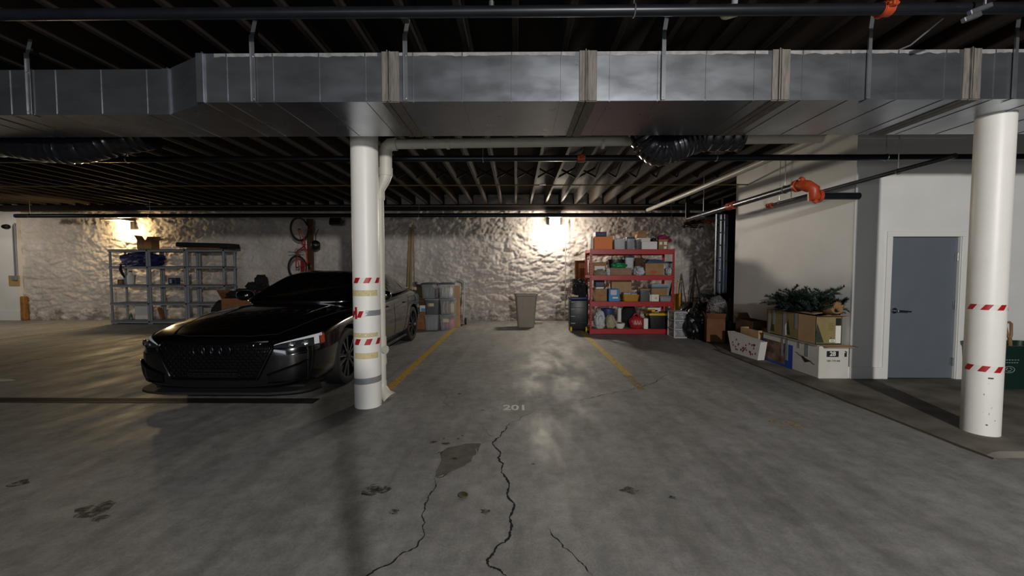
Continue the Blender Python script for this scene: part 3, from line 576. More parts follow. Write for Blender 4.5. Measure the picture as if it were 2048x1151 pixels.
def loft(name, stations, mat):
    b = bmesh.new(); rings = []
    for y, h in stations:
        full = h + [(-x, z) for x, z in h[-2:0:-1]] if True else h
        rings.append([b.verts.new((x, y, z)) for x, z in full])
    n = len(rings[0])
    for A, B in zip(rings, rings[1:]):
        for j in range(n): b.faces.new((A[j], A[(j + 1) % n], B[(j + 1) % n], B[j]))
    for ring, flip in ((rings[0], 0), (rings[-1], 1)):
        k = n // 2
        for i in range(k):        # close the end with a strip of quads
            q = [ring[i], ring[(i + 1)], ring[(n - i - 1) % n], ring[(n - i) % n]]
            q = list(dict.fromkeys(q))
            if len(q) >= 3: b.faces.new(q)
    bmesh.ops.recalc_face_normals(b, faces=b.faces)
    for f in b.faces: f.smooth = True
    me = bpy.data.meshes.new(name); b.to_mesh(me); b.free(); me.materials.append(mat)
    o = bpy.data.objects.new(name, me); COL.objects.link(o)
    m = o.modifiers.new('s', 'SUBSURF'); m.levels = 2; m.render_levels = 2; return o
body = loft('body', [(s[0], half(*s)) for s in ST], PAINT)
bm_body = evalmesh(body); bvh_full = None
AX = (.90, 3.72); WR = .335; TRK = .80
cb = MB()
for y in AX:
    for s in (-1, 1): cb.cyl((s * .60, y, WR + .01), (s * 1.1, y, WR + .01), .375, n=40)
cut = cb.build('cut', PAINT); bo = body.modifiers.new('b', 'BOOLEAN'); bo.object = cut; bo.operation = 'DIFFERENCE'; bo.solver = 'EXACT'
me = evalmesh(body); bpy.data.objects.remove(cut); body.modifiers.clear(); body.data = me
for p_ in me.polygons: p_.use_smooth = True
me.set_sharp_from_angle(angle=R(35))
gh = [(1.33, .95, .66, .965, .56), (1.60, .955, .78, 1.075, .60), (1.95, .96, .80, 1.235, .585), (2.28, .965, .81, 1.345, .57), (2.65, .97, .81, 1.382, .565), (3.05, .98, .81, 1.375, .555), (3.5, .99, .795, 1.315, .535), (3.95, 1.0, .75, 1.205, .50), (4.35, 1.0, .68, 1.085, .47), (4.62, .985, .60, 1.0, .45)]
def gsec(y, zb, wb, zt, wt):
    h = zt - zb; return [(0, zb - .06), (wb * .9, zb - .06), (wb, zb - .01), (wb * .985, zb + h * .12), (wb + (wt - wb) * .55, zb + h * .55), (wt * 1.05, zt - min(.05, h * .25)), (wt * .9, zt - .012), (wt * .5, zt - .002), (0, zt)]
roof = loft('roof', [(s[0], gsec(*s)) for s in gh], PAINT); rm = evalmesh(roof); roof.modifiers.clear(); roof.data = rm
def bvh(me): 
    b = bmesh.new(); b.from_mesh(me); t = BVHTree.FromBMesh(b); b.free(); return t
BB, BR = bvh(bm_body), bvh(rm)
def hit(t, o, d, off):
    l, n, _, _ = t.ray_cast(Vector(o), Vector(d).normalized())
    if l is None: return None
    if n.dot(Vector(d)) > 0: n = -n
    return l + n * off
def patch(name, t, f, nu, nv, mat, par, off=.006, thick=0):      # f(u,v) -> origin, direction
    rows = []
    for i in range(nu + 1):
        row = []
        for k in range(nv + 1):
            o, d = f(i / nu, k / nv); p = hit(t, o, d, off); row.append(p)
        rows.append(row)
    if any(p is None for r in rows for p in r):
        for r in rows:
            for k, p in enumerate(r):
                if p is None:
                    g = [q for q in r if q is not None]; r[k] = g[0].copy() if g else Vector((0, 2, .5))
    m = MB(); m.grid(rows, thick=thick); return m.build(name, mat, par, ang=60)
def seam(t, pts, d, r=.0035):
    m = MB(); P = []
    for a, b in zip(pts, pts[1:]):
        for k in range(8):
            q = hit(t, Vector(a).lerp(Vector(b), k / 8), d, .0005)
            if q: P.append(q)
    q = hit(t, pts[-1], d, .0005)
    if q: P.append(q)
    if len(P) > 2: m.tube(P, r, 6)
    return m
lerp = lambda a, b, t: a + (b - a) * t
for o in (body, roof): o.parent = car
front = (0, 1, 0)
# windows
patch('windshield', BR, lambda u, v: ((lerp(-1, 1, u) * lerp(.66, .535, v), lerp(1.40, 2.22, v) + .10 * (lerp(-1, 1, u) ** 2) * (1 - v), 2), (0, 0, -1)), 18, 12, GLASS, car, .005)
patch('rear_window', BR, lambda u, v: ((lerp(-1, 1, u) * lerp(.47, .42, v), lerp(3.45, 4.40, v), 2), (0, 0, -1)), 12, 10, GLASS, car, .005)
for s in (-1, 1):
    top = [(1.80, 1.08), (2.1, 1.215), (2.5, 1.285), (2.95, 1.29), (3.4, 1.23), (3.72, 1.13)]
    def tz(y):
        for a, b in zip(top, top[1:]):
            if y <= b[0]: return lerp(a[1], b[1], (y - a[0]) / (b[0] - a[0]))
        return top[-1][1]
    for y0, y1 in ((1.80, 2.60), (2.66, 3.42), (3.46, 3.74)):
        patch('side_window', BR, lambda u, v, s=s: ((s * 2, lerp(y0, y1, u), lerp(1.0 + .0 * u, max(1.02, tz(lerp(y0, y1, u))), v)), (-s, 0, 0)), 14, 6, GLASS, car, .005)
    # door, sill and bonnet shut lines
    m = seam(BB, [(s * 2, 1.50, .88), (s * 2, 1.44, .70), (s * 2, 1.46, .34), (s * 2, 1.62, .27), (s * 2, 2.60, .27)], (-s, 0, 0))
    for P in ([(s * 2, 2.62, .90), (s * 2, 2.62, .27)], [(s * 2, 3.42, .93), (s * 2, 3.40, .75), (s * 2, 3.22, .45), (s * 2, 3.12, .27), (s * 2, 2.62, .27)]): m.bm.from_mesh(seam(BB, P, (-s, 0, 0)).build('t_', LINE).data)
    m.build('door_gap', LINE, car)
    for y in (2.36, 3.22):
        q = hit(BB, (s * 2, y, .80), (-s, 0, 0), 0); mb = MB(); mb.box((q.x + s * .018, y, .80), (.022, .20, .026), bev=.008, seg=2); mb.box((q.x + s * .006, y - .08, .80), (.02, .03, .024)); mb.build('door_handle', PAINT, car)
    mb = MB(); mb.blob((s * .985, 1.86, 1.0), (.11, .085, .075), 0, 1, 1, 3, flat=False, squ=.75); mb.box((s * .87, 1.88, .96), (.12, .05, .03), (0, s * .3, 0), bev=.01); mb.build('wing_mirror', PAINT, car)
    patch('character_line', BB, lambda u, v, s=s: ((s * 2, lerp(.95, 4.4, u), lerp(.803, .811, v) + .03 * u), (-s, 0, 0)), 50, 1, PAINT, car, .004)
    # side sill blade
    mb = MB(); mb.box((s * .885, 2.3, .20), (.06, 1.9, .05), bev=.015); mb.build('side_skirt', GLOSSB, car)
for o in [o for o in bpy.data.objects if o.name.startswith('t_')]: bpy.data.objects.remove(o)
m = seam(BB, [(-.80, 1.30, 2), (-.70, .80, 2), (-.60, .35, 2), (-.52, .16, 2), (-.3, .085, 2), (0, .07, 2), (.3, .085, 2), (.52, .16, 2), (.60, .35, 2), (.70, .80, 2), (.80, 1.30, 2)], (0, 0, -1)); m.build('bonnet_gap', LINE, car)
for s in (-1, 1):
    P = [(s * .50, 1.28, 2), (s * .46, .8, 2), (s * .38, .3, 2)]; m = seam(BB, P, (0, 0, -1), .006); m.build('bonnet_crease', PAINT, car)
# grille: a wide six-sided frame with a honeycomb
def gl(x, z): return hit(BB, (x, -1, z), front, 0)
hexo = [(-.545, .60), (-.50, .655), (.50, .655), (.545, .60), (.40, .30), (-.40, .30)]
def gx(v): z = lerp(.285, .655, v); return (.545 - (z - .60) * .8 if z > .6 else lerp(.40, .545, (z - .285) / .315)), z
grille = patch('grille', BB, lambda u, v: ((lerp(-1, 1, u) * gx(v)[0], -1, gx(v)[1]), front), 24, 10, GRID_, car, .004)
mb = MB(); P = []
for a, b in zip(hexo, hexo[1:] + hexo[:1]):
    for k in range(8):
        x, z = lerp(a[0], b[0], k / 8), lerp(a[1], b[1], k / 8); q = hit(BB, (x, -1, z), front, .012)
        if q: P.append(q)
mb.tube(P, .014, 8, closed=True); mb.build('grille_frame', GLOSSB, grille)
mb = MB(); a_ = .030
row = 0; z = .305
while z < .65:
    x = -.54 + (a_ * .9 if row % 2 else 0)
    while x < .54:
        if abs(x) < gx((z - .285) / .37)[0] - .03:
            P = []
            for k in range(6):
                q = hit(BB, (x + a_ * math.cos(R(60 * k + 30)), -1, z + a_ * .62 * math.sin(R(60 * k + 30))), front, .012)
                if q: P.append(q)
            if len(P) == 6: mb.tube(P, .0045, 4, closed=True)
        x += a_ * 1.8
    z += a_ * .98; row += 1
mb.build('honeycomb', M('grille_bars', '#1a1a1d', .18, .5), grille)
mb = MB()
for k in range(4):
    q = gl(-.123 + .082 * k, .585); c = q + Vector((0, -.022 - .002 * (k % 2), 0)); mb.tube([c + Vector((.053 * math.cos(R(t)), 0, .053 * math.sin(R(t)))) for t in range(0, 360, 15)], .0075, 8, closed=True)
e = mb.build('emblem_rings', M('dark_chrome', '#34343a', .2, .9), grille); e['label'] = 'dark chrome emblem of four linked rings'
mb = MB(); mb.box((0, -.0, .345), (.50, .02, .012)); q = gl(0, .345)
for zz in (.33, .36, .39): mb.box((0, q.y - .012, zz), (.46, .010, .007))
mb.build('lower_bars', M('grille_chrome', '#4a4b50', .15, .9), grille)
for s in (-1, 1):
    # headlamps
    def hf(u, v, s=s):
        x = s * lerp(.555, .885, u); zl = lerp(.605, .59, u); zh = lerp(.628, .715, u ** .8); d = Vector((-s * .75 * u, 1, 0)).normalized()
        tgt = Vector((x, lerp(.08, .34, u ** 1.4), lerp(zl, zh, v))); return tgt - d * 1.0, d
    hl = patch('headlight', BB, hf, 18, 6, M('headlight_interior', '#3a3e44', .2, .6), car, .004)
    def sub(name, u0, u1, v0, v1, mat, off, n=12):
        return patch(name, BB, lambda u, v: hf(lerp(u0, u1, u), lerp(v0, v1, v)), n, 2, mat, hl, off)
    sub('running_light', .0, .95, .74, .93, M('running_light_white', '#d8dadd', .25), .009); sub('running_light', .78, .88, .12, .8, M('running_light_white', '#d8dadd'), .009)
    sub('side_marker', .90, 1.0, .1, .85, M('amber_marker', '#8f3818', .3), .009)
    for u in (.38, .62):
        o, d = hf(u, .35); q = hit(BB, o, d, .006); mb = MB(); mb.lathe([(0, .004), (.02, .004), (.032, .012), (.034, 0)], Matrix.Translation(q) @ (-d).to_track_quat('Z', 'Y').to_matrix().to_4x4(), 16); mb.build('projector', CHROME, hl)
    # air intakes and splitter
    def af(u, v, s=s):
        x = s * lerp(.50, .80, u); z = lerp(lerp(.26, .27, u), lerp(.34, .46, u), v); d = Vector((-s * .6 * u, 1, 0)).normalized(); tgt = Vector((x, lerp(.02, .16, u), z)); return tgt - d, d
    patch('air_intake', BB, af, 10, 6, GRID_, car, .005)
    P0 = [(hf(.1, 0)[0] * 0 + af(u, 1)[0], af(u, 1)[1]) for u in [k / 10 for k in range(11)]]
    mb = MB(); mb.tube([hit(BB, o, d, .010) for o, d in P0], .010, 8); P1 = [af(1.0, v) for v in [k / 6 for k in range(7)]]; mb.tube([hit(BB, o, d, .012) for o, d in P1], .012, 8); P2 = [af(u, .02) for u in [k / 10 for k in range(11)]]; mb.tube([hit(BB, o, d, .01) for o, d in P2], .008, 8); mb.build('intake_blade', GLOSSB, car)
mb = MB(); P = []
for x in [-.88, -.84, -.78, -.68, -.5, -.25, 0, .25, .5, .68, .78, .84, .88]:
    yy = .02 + (.26 if abs(x) > .86 else .14 if abs(x) > .8 else .07 if abs(x) > .7 else .02 if abs(x) > .6 else -.02); P.append((x, yy))
mb.prism(P + [(.80, .40), (-.80, .40)], .022, Matrix.Translation((0, -.005, .148))); mb.build('splitter', BLACKM, car)
# wheels
for y in AX:
    for s in (-1, 1):
        M0 = Matrix.Translation((s * .80, y, WR)) @ Matrix.Rotation(R(90) * s, 4, 'Y')
        m = MB(); m.lathe([(.245, -.10), (.29, -.112), (.325, -.10), (.335, -.06), (.335, .06), (.325, .10), (.29, .112), (.245, .10)], M0, 48, closed=True); w = m.build('wheel', RUB, car)
        m = MB(); m.lathe([(.245, -.10), (.25, -.09), (.235, -.05), (.235, .06), (.248, .098), (.262, .104), (.266, .098), (.25, -.02)], M0, 48); m.lathe([(0, -.06), (.235, -.06)], M0, 32); m.build('rim_barrel', RIMD, w)
        m = MB()
        for k in range(10):
            A = Matrix.Rotation(R(36 * k + (9 if k % 2 else -9) * .55), 4, 'Z'); m.prism([(.05, -.014), (.05, .014), (.15, .016), (.25, .028), (.25, -.028), (.15, -.016)], .02, M0 @ A @ Matrix.Translation((0, 0, .066)), 0)
            m.prism([(.07, .004), (.07, .012), (.15, .014), (.248, .026), (.248, .014), (.15, .006)], .002, M0 @ A @ Matrix.Translation((0, 0, .0865)), 1)
        m.lathe([(.262, .1045), (.266, .1045), (.268, .1)], M0, 48, mi=1); m.build('rim_spokes', [RIMD, RIMS], w)
        m = MB(); m.cyl(M0 @ Vector((0, 0, .05)), M0 @ Vector((0, 0, .09)), .06, n=24); m.cyl(M0 @ Vector((0, 0, .088)), M0 @ Vector((0, 0, .095)), .032, n=24); m.build('hub_cap', RIMD, w)
        m = MB(); m.cyl(M0 @ Vector((0, 0, .005)), M0 @ Vector((0, 0, .02)), .18, n=32); m.build('brake_disc', DISC, w)
# tail
mb = MB(); mb.box((0, 4.70, .70), (1.5, .06, .10), bev=.02); mb.build('tail_light_bar', M('tail_red', '#3a0508', .2), car)
mb = MB(); mb.box((0, 2.3, .165), (1.5, 4.2, .05)); mb.build('underbody', BLACKM, car)
car.scale = KS
# ------------------------------------------------------------------ builders for the clutter
def carton(label, loc, w, d, h, rz=0, mat=None, mode='closed', group=None, tape=True, sticker=None, name='cardboard_box', cat='box', seed=0, flaps=(1, 1, 1, 1), tapemat=None):
    rd = random.Random(seed or label); mat = mat or CARD; t = thing(name, label, cat, loc, rz, group); m = MB()
    if mode == 'closed':
        m.box((0, 0, h / 2), (w, d, h), bev=min(.008, h * .08)); 
        m.box((0, 0, h + .0002), (w * .995, .004, .0012)); m.build('body', mat, t)
        if tape:
            m = MB(); m.box((0, 0, h + .0012), (w + .002, .05, .0016)); 
            for s in (-1, 1): m.box((s * (w / 2 + .0008), 0, h - h * .09), (.0016, .05, h * .18))
            m.box((0, -d / 2 - .0008, h * .5), (w * .995, .0012, .003)); m.build('tape', tapemat or TAPE, t)
    else:
        k = .006
        m.box((0, 0, k / 2), (w, d, k)); m.box((0, -d / 2 + k / 2, h / 2), (w, k, h)); m.box((0, d / 2 - k / 2, h / 2), (w, k, h)); m.box((-w / 2 + k / 2, 0, h / 2), (k, d, h)); m.box((w / 2 - k / 2, 0, h / 2), (k, d, h)); m.build('body', mat, t)
        for i, (fx, fy) in enumerate(((0, -1), (0, 1), (-1, 0), (1, 0))):
            if not flaps[i]: continue
            a = R(rd.uniform(15, 70)); L = .45 * min(w, d); m = MB()
            if fy: m.box((0, fy * (d / 2 + math.cos(a) * L / 2), h + math.sin(a) * L / 2), (w * .97, L, .005), (fy * a, 0, 0))
            else: m.box((fx * (w / 2 + math.cos(a) * L / 2), 0, h + math.sin(a) * L / 2), (L, d * .97, .005), (0, -fx * a, 0))
            m.build('flap', mat, t)
    for (sx, sz, sw, sh, sm) in (sticker or []):
        m = MB(); m.box((sx * w, -d / 2 - .0012, sz * h), (sw * w, .002, sh * h)); m.build('label_panel', sm, t)
    return t
def tote(label, loc, w, d, h, rz=0, body=CLEARG, lid=GREY, group=None, fill=None, name='storage_bin', lidh=.035, seed=1):
    t = thing(name, label, 'bin', loc, rz, group); m = MB(); hb = h - (lidh if lid else 0)
    k = .005; n = 10
    def ring(z, f): 
        ww, dd, r = w / 2 * f, d / 2 * f, .03; o = []
        for cx, cy, a0 in ((ww - r, dd - r, 0), (-ww + r, dd - r, 90), (-ww + r, -dd + r, 180), (ww - r, -dd + r, 270)):
            for q in range(4): o.append((cx + r * math.cos(R(a0 + 30 * q)), cy + r * math.sin(R(a0 + 30 * q)), z))
        return o + o[:1]
    f0 = .86
    m.grid([ring(0, f0), ring(hb * .1, f0 + .02), ring(hb * .84, .95), ring(hb * .85, .985), ring(hb, .99), ring(hb, .95), ring(hb * .3, .87), ring(.006, .82)])
    b = ring(.0, f0); m.prism([(x, y) for x, y, _ in b[:-1]], .006)
    for s in (-1, 1): m.box((s * w * .20, -d / 2 * .95, hb * .5), (.012, .01, hb * .62)); m.box((s * w * .49, 0, hb * .9), (.03, d * .3, .03), bev=.006)
    m.build('tub', body, t)
    if lid:
        m = MB(); m.box((0, 0, h - lidh / 2), (w, d, lidh), bev=.010, seg=2); m.box((0, 0, h + .001), (w * .8, d * .75, .008), bev=.004)
        for s in (-1, 1): m.box((s * w * .5, 0, h - lidh * .8), (.02, d * .22, .05), bev=.006)
        m.build('lid', lid, t)
    if fill:
        rd = random.Random(seed); m = MB()
        for i in range(5):
            fx = -.26 + .13 * i; m.blob((fx * w, -d * .04 + rd.uniform(-.03, .03) * d, .012), (w * .14, d * .36, hb * rd.uniform(.38, .52)), .2, 2, i + seed, 2, mi=i % len(fill))
        m.build('contents', fill, t)
    return t
def bag(label, loc, rx, ry, h, mat, rz=0, group=None, seed=1, knot=True, amp=.2, name='plastic_bag', handles=False):
    t = thing(name, label, 'bag', loc, rz, group); m = MB(); m.blob((0, 0, 0), (rx, ry, h / 1.85), amp, 2.6, seed, 4, squ=.85); m.build('sack', mat, t)
    if knot:
        m = MB(); z = h * .90
        for k in range(7):
            a = k * .9; m.tube([(0, 0, z - .02), (.25 * rx * math.cos(a), .25 * ry * math.sin(a), z + .06 * h), (.45 * rx * math.cos(a + .3), .45 * ry * math.sin(a + .3), z + (.12 + .05 * (k % 3)) * h)], [.05 * rx + .012, .02, .006], 6)
        m.build('gathered_neck', mat, t)
    if handles:
        m = MB()
        for s in (-1, 1): m.tube([(-.4 * rx, s * ry * .25, h * .82), (-.3 * rx, s * ry * .25, h * 1.04), (0, s * ry * .22, h * 1.14), (.3 * rx, s * ry * .25, h * 1.04), (.4 * rx, s * ry * .25, h * .82)], .012, 8)
        m.build('handle', mat, t)
    return t
FABB = M('black_cloth', '#121214', .85, var=.3, bump=.3); BAGB = M('black_bin_bag', '#0c0c0d', .35, bump=.5, bs=14); BAGW = M('white_carrier_bag', '#b9bbbd', .45, var=.15, vs=10, bump=.4, bs=20)
# ------------------------------------------------------------------ grey plastic shelving, three units
SHP = M('grey_shelf_plastic', '#82858c', .5, var=.08); JOIN = M('black_joint', '#121214', .6)
gy = fl(250, 648).y; gz = lambda py: at(250, py, gy).z
def shelf_unit(label, x0, x1):
    t = thing('plastic_shelving_unit', label, 'shelf', ((x0 + x1) / 2, gy + .23, 0), 0, 'grey plastic shelving units'); w = x1 - x0; top = gz(498)
    levels = [gz(p_) for p_ in (641, 605, 569, 532, 498)]
    for sx in (-1, 1):
        for sy in (-1, 1): m = MB(); m.cyl((sx * (w / 2 - .03), sy * .20, 0), (sx * (w / 2 - .03), sy * .20, top - .01), .027, n=14); m.build('post', SHP, t)
    for z in levels:
        m = MB(); m.box((0, 0, z - .012), (w, .46, .02), bev=.004)
        for s in (-1, 1): m.box((0, s * .222, z - .035), (w, .016, .062), bev=.004); m.box((s * (w / 2 - .008), 0, z - .035), (.016, .44, .062), bev=.004)
        for k in range(-6, 7): m.box((k * w / 14, 0, z + .001), (.012, .40, .006))
        m.build('shelf_board', SHP, t)
    m = MB()
    for z in levels: m.box((w / 2 - .012, -.225, z - .03), (.035, .02, .045), bev=.004)
    m.build('corner_joint', JOIN, t); return t
gx0, gx1, gx2, gx3 = [at(p_, 570, gy).x for p_ in (218, 296.5, 372, 449)]
shelf_unit('left unit of the grey plastic shelves, holding the blue bag', gx0, gx1 - .004); shelf_unit('middle unit of the grey plastic shelves, with a small dark box', gx1, gx2 - .004); shelf_unit('right unit of the grey plastic shelves, behind the car bonnet', gx2, gx3)
lv = {k: gz(v) + .006 for k, v in (('t', 498), ('d', 532), ('c', 569), ('b', 605), ('a', 641))}
def gX(px): return at(px, 540, gy + .15).x
carton('open cardboard box on top of the left grey plastic shelves', (gX(294), gy + .22, lv['t']), .33, .3, .24, .2, CARD, 'open', flaps=(0, 1, 1, 1), sticker=[(.2, .6, .4, .35, M('orange_print', '#c8703a'))])
t = thing('flat_black_case', 'long flat black case on top of the right grey plastic shelves', 'case', (gX(415), gy + .2, lv['t'] + .0), R(-1)); mb = MB(); mb.box((0, 0, .10), (1.44, .38, .12), (0, R(1.6), 0), bev=.025, seg=2); mb.build('shell', FABB, t)
mb = MB(); mb.box((0, .0, .022), (.8, .3, .04), bev=.004); mb.build('tray', CARD3, t)
t = bag('dark blue sack slumped on the second shelf of the grey shelves', (gX(283), gy + .21, lv['d']), .50, .20, .36, M('blue_sack', '#1c1f4e', .5, bump=.4, bs=12), seed=5, knot=False, name='sack', amp=.35)
mb = MB(); mb.tube([(-.40, -.20, .04), (-.36, -.26, -.08), (-.30, -.27, -.2), (-.27, -.25, -.3)], [.02, .03, .03, .015], 8); mb.build('dangling_strap', FABB, t)
t = thing('paint_bucket', 'pale blue bucket on the left grey shelves, middle level', 'bucket', (gX(255), gy + .2, lv['c'])); mb = MB(); mb.lathe([(0, 0), (.10, 0), (.12, .22), (.125, .22), (.125, .24), (.11, .24), (0, .235)], n=24); mb.build('pail', M('pale_blue', '#6c7f94', .5), t); mb = MB(); mb.tube([(-.12, 0, .22), (-.11, -.06, .30), (0, -.08, .33), (.11, -.06, .30), (.12, 0, .22)], .005, 6); mb.build('handle', STEEL, t)
t = thing('spray_bottle', 'white jug with a cap beside the pale blue bucket', 'bottle', (gX(263), gy + .12, lv['c'])); mb = MB(); mb.lathe([(0, 0), (.07, 0), (.075, .02), (.075, .22), (.03, .29), (.03, .32), (0, .32)], n=20); mb.build('bottle', WHITE, t); mb = MB(); mb.cyl((0, 0, .32), (0, 0, .35), .033); mb.build('cap', BLACK, t)
t = thing('paint_tin', 'small brown tin left of the pale blue bucket', 'tin', (gX(241), gy + .15, lv['c'])); mb = MB(); mb.lathe([(0, 0), (.065, 0), (.07, .004), (.066, .01), (.066, .12), (.07, .126), (.06, .13), (0, .124)], n=24); mb.build('tin', M('brown_tin', '#7b5438', .5), t); mb = MB(); mb.cyl((0, 0, .124), (0, 0, .132), .055); mb.build('lid', STEEL, t)
carton('small dark blue box on the middle grey shelves', (gX(348), gy + .15, lv['c']), .20, .16, .17, 0, M('navy_box', '#23304a', .6), tape=False, sticker=[(-.15, .5, .3, .6, M('box_print', '#8a9098')), (.25, .4, .25, .5, BLACK)])
carton('white panel box standing on the lowest left grey shelf', (gX(276), gy + .28, lv['a']), .42, .10, .36, 0, WHITE, tape=False, name='flat_box')
t = thing('plank', 'short brown plank leaning inside the lowest middle grey shelf', 'plank', (gX(313), gy + .24, lv['a'])); mb = MB(); mb.box((0, 0, .15), (.05, .09, .30), (0, R(-16), 0), bev=.004); mb.build('board', CARD3, t); mb = MB(); mb.box((-.043, 0, .302), (.05, .088, .006), (0, R(-16), 0)); mb.build('end_grain', CARD, t)
t = thing('bottle', 'small pale bottle standing on the lowest left grey shelf', 'bottle', (gX(262), gy + .10, lv['a'])); mb = MB(); mb.lathe([(0, 0), (.035, 0), (.035, .12), (.012, .16), (.012, .19), (0, .19)], n=16); mb.build('bottle', M('olive_glass', '#55593f', .2), t); mb = MB(); mb.cyl((0, 0, .19), (0, 0, .205), .015); mb.build('cap', WHITE, t)
# heap behind the car bonnet
hy = 9.75
carton('brown cardboard box heaped with dark jackets beside the grey shelves', (at(487, 590, hy).x, hy, 0), .75, .5, .72, R(4), CARD3, 'open', flaps=(0, 0, 1, 1))
bag('crumpled black jacket heap on the brown box beyond the bonnet', (at(487, 590, hy).x, hy, .58), .34, .22, .36, FABB, seed=9, knot=False, name='jacket_heap', amp=.4)
t = thing('backpack', 'black bag with straps standing up behind the car windscreen', 'bag', (at(522, 580, 10.3).x, 10.34, 0)); mb = MB(); mb.blob((0, 0, 0), (.36, .20, .56), .15, 2, 4, 4, squ=.8); mb.build('body', FABB, t); mb = MB(); mb.blob((.02, -.05, .98), (.16, .14, .17), .3, 3, 8, 3); mb.blob((-.2, -.08, .9), (.16, .1, .11), .4, 3, 3, 3); mb.build('top_flap', FABB, t); mb = MB(); mb.tube([(.12, -.1, 1.2), (.24, -.16, 1.12), (.26, -.17, .98), (.2, -.15, .86)], .02, 8); mb.build('strap', FABB, t); mb = MB(); mb.box((-.1, -.19, .86), (.12, .03, .07), bev=.01); mb.build('patch', M('red_orange_cloth', '#8d3522', .8), t)
t = bag('black bag slumped left of the brown box beyond the bonnet', (at(449, 600, hy - .1).x - .06, hy - .12, 0), .2, .18, .68, FABB, seed=12, knot=False, name='bag', amp=.15)
# ------------------------------------------------------------------ bicycle hung on the wall
BR_ = M('bike_red', '#b0201c', .3, coat=.5); 
bk = thing('bicycle', 'red bicycle hung upright by its front wheel on the stone wall', 'bicycle', (at(604, 500, 10.55).x, 10.45, at(604, 500, 10.5).z), R(77))
def bwheel(c, r, tag_):
    m = MB(); m.tube([(c[0] + r * math.cos(R(a)), c[1], c[2] + r * math.sin(R(a))) for a in range(0, 360, 12)], .024, 8, closed=True); w = m.build('wheel', RUB, bk)
    m = MB(); m.tube([(c[0] + (r - .03) * math.cos(R(a)), c[1], c[2] + (r - .03) * math.sin(R(a))) for a in range(0, 360, 12)], .010, 6, closed=True); m.cyl((c[0], c[1] - .04, c[2]), (c[0], c[1] + .04, c[2]), .02)
    for a in range(0, 360, 18): m.cyl(c, (c[0] + (r - .03) * math.cos(R(a)), c[1], c[2] + (r - .03) * math.sin(R(a))), .0012, n=4)
    m.build('rim_and_spokes', STEEL, w)
fw, rw = (.0, 0, .55), (-.10, 0, -.46); bwheel(fw, .30, 'f'); bwheel(rw, .30, 'r')
hd0, hd1, bb, st = (.16, 0, .12), (.22, 0, .0), (-.14, 0, -.06), (.26, 0, -.36)
mb = MB(); mb.tube([hd0, bb], .018); mb.tube([hd1, st], .016); mb.tube([bb, st], .016); mb.tube([hd0, hd1], .022); 
for s in (-1, 1): mb.tube([bb, (rw[0], s * .05, rw[2])], .010); mb.tube([st, (rw[0], s * .05, rw[2])], .009)
mb.build('frame', BR_, bk); mb = MB()
for s in (-1, 1): mb.tube([(hd0[0] - .0, 0, hd0[2] + .02), (.13, s * .05, .2), (0, s * .05, .55)], [.016, .016, .01])
mb.build('fork', BR_, bk); mb = MB(); mb.tube([(.24, -.30, .02), (.24, -.12, .03), (.25, 0, .02), (.24, .12, .03), (.24, .30, .02)], .013); mb.build('handlebar', CHROME, bk)
mb = MB(); mb.blob((.36, 0, -.42), (.05, .07, .13), .1, 2, 1, 3, flat=False); mb.tube([st, (.35, 0, -.42)], .014); mb.build('saddle', BLACK, bk); mb = MB(); mb.tube([(bb[0] + .09 * math.cos(R(a)), -.05, bb[2] + .09 * math.sin(R(a))) for a in range(0, 360, 24)], .008, 6, closed=True); mb.cyl((bb[0], -.1, bb[2]), (bb[0], .1, bb[2]), .015); mb.box((bb[0] + .08, -.09, bb[2]), (.17, .014, .02)); mb.box((bb[0] - .08, .09, bb[2]), (.17, .014, .02)); mb.build('crankset', STEEL, bk)
for k_, (px, w, h, z0, m_, lab, nm) in enumerate(((621, .15, 1.75, 1.05, M('brown_post', '#4b3018', .8, var=.3), 'dark brown wooden post on the wall behind the bicycle', 'wall_post'),)):
    x = at(px, 500, 10.8).x; t = thing(nm, lab, 'board', (x, 10.80, 0)); mb = MB(); mb.box((0, 0, 1.4), (w, .08, 2.8), bev=.006); mb.build('board', m_, t); mb = MB(); mb.cyl((0, -.04, 2.5), (0, -.14, 2.52), .012); mb.cyl((0, -.14, 2.52), (0, -.15, 2.6), .012); mb.build('hook', ORANGE, t)
t = thing('red_panel', 'tall red and brown sled panel standing on end below the hung bicycle', 'panel', (at(607, 540, 10.62).x, 10.66, 0)); mb = MB(); mb.box((-.03, 0, .85), (.12, .05, 1.7), bev=.01); mb.build('red_board', M('red_board', '#9b1417', .5), t); mb = MB(); mb.box((.12, .02, .70), (.18, .05, 1.4), bev=.01); mb.build('brown_board', CARD3, t)
t = thing('helmet', 'black helmet dangling to the right of the bicycle', 'helmet', (at(622, 487, 10.5).x + .12, 10.5, at(622, 490, 10.5).z)); mb = MB(); mb.blob((0, 0, 0), (.12, .11, .13), .1, 2, 3, 3, flat=False); mb.build('shell', BLACK, t); mb = MB(); mb.tube([(0, 0, .12), (.0, .05, .30), (0, .18, .45)], .008, 6); mb.build('strap', BLACK, t)
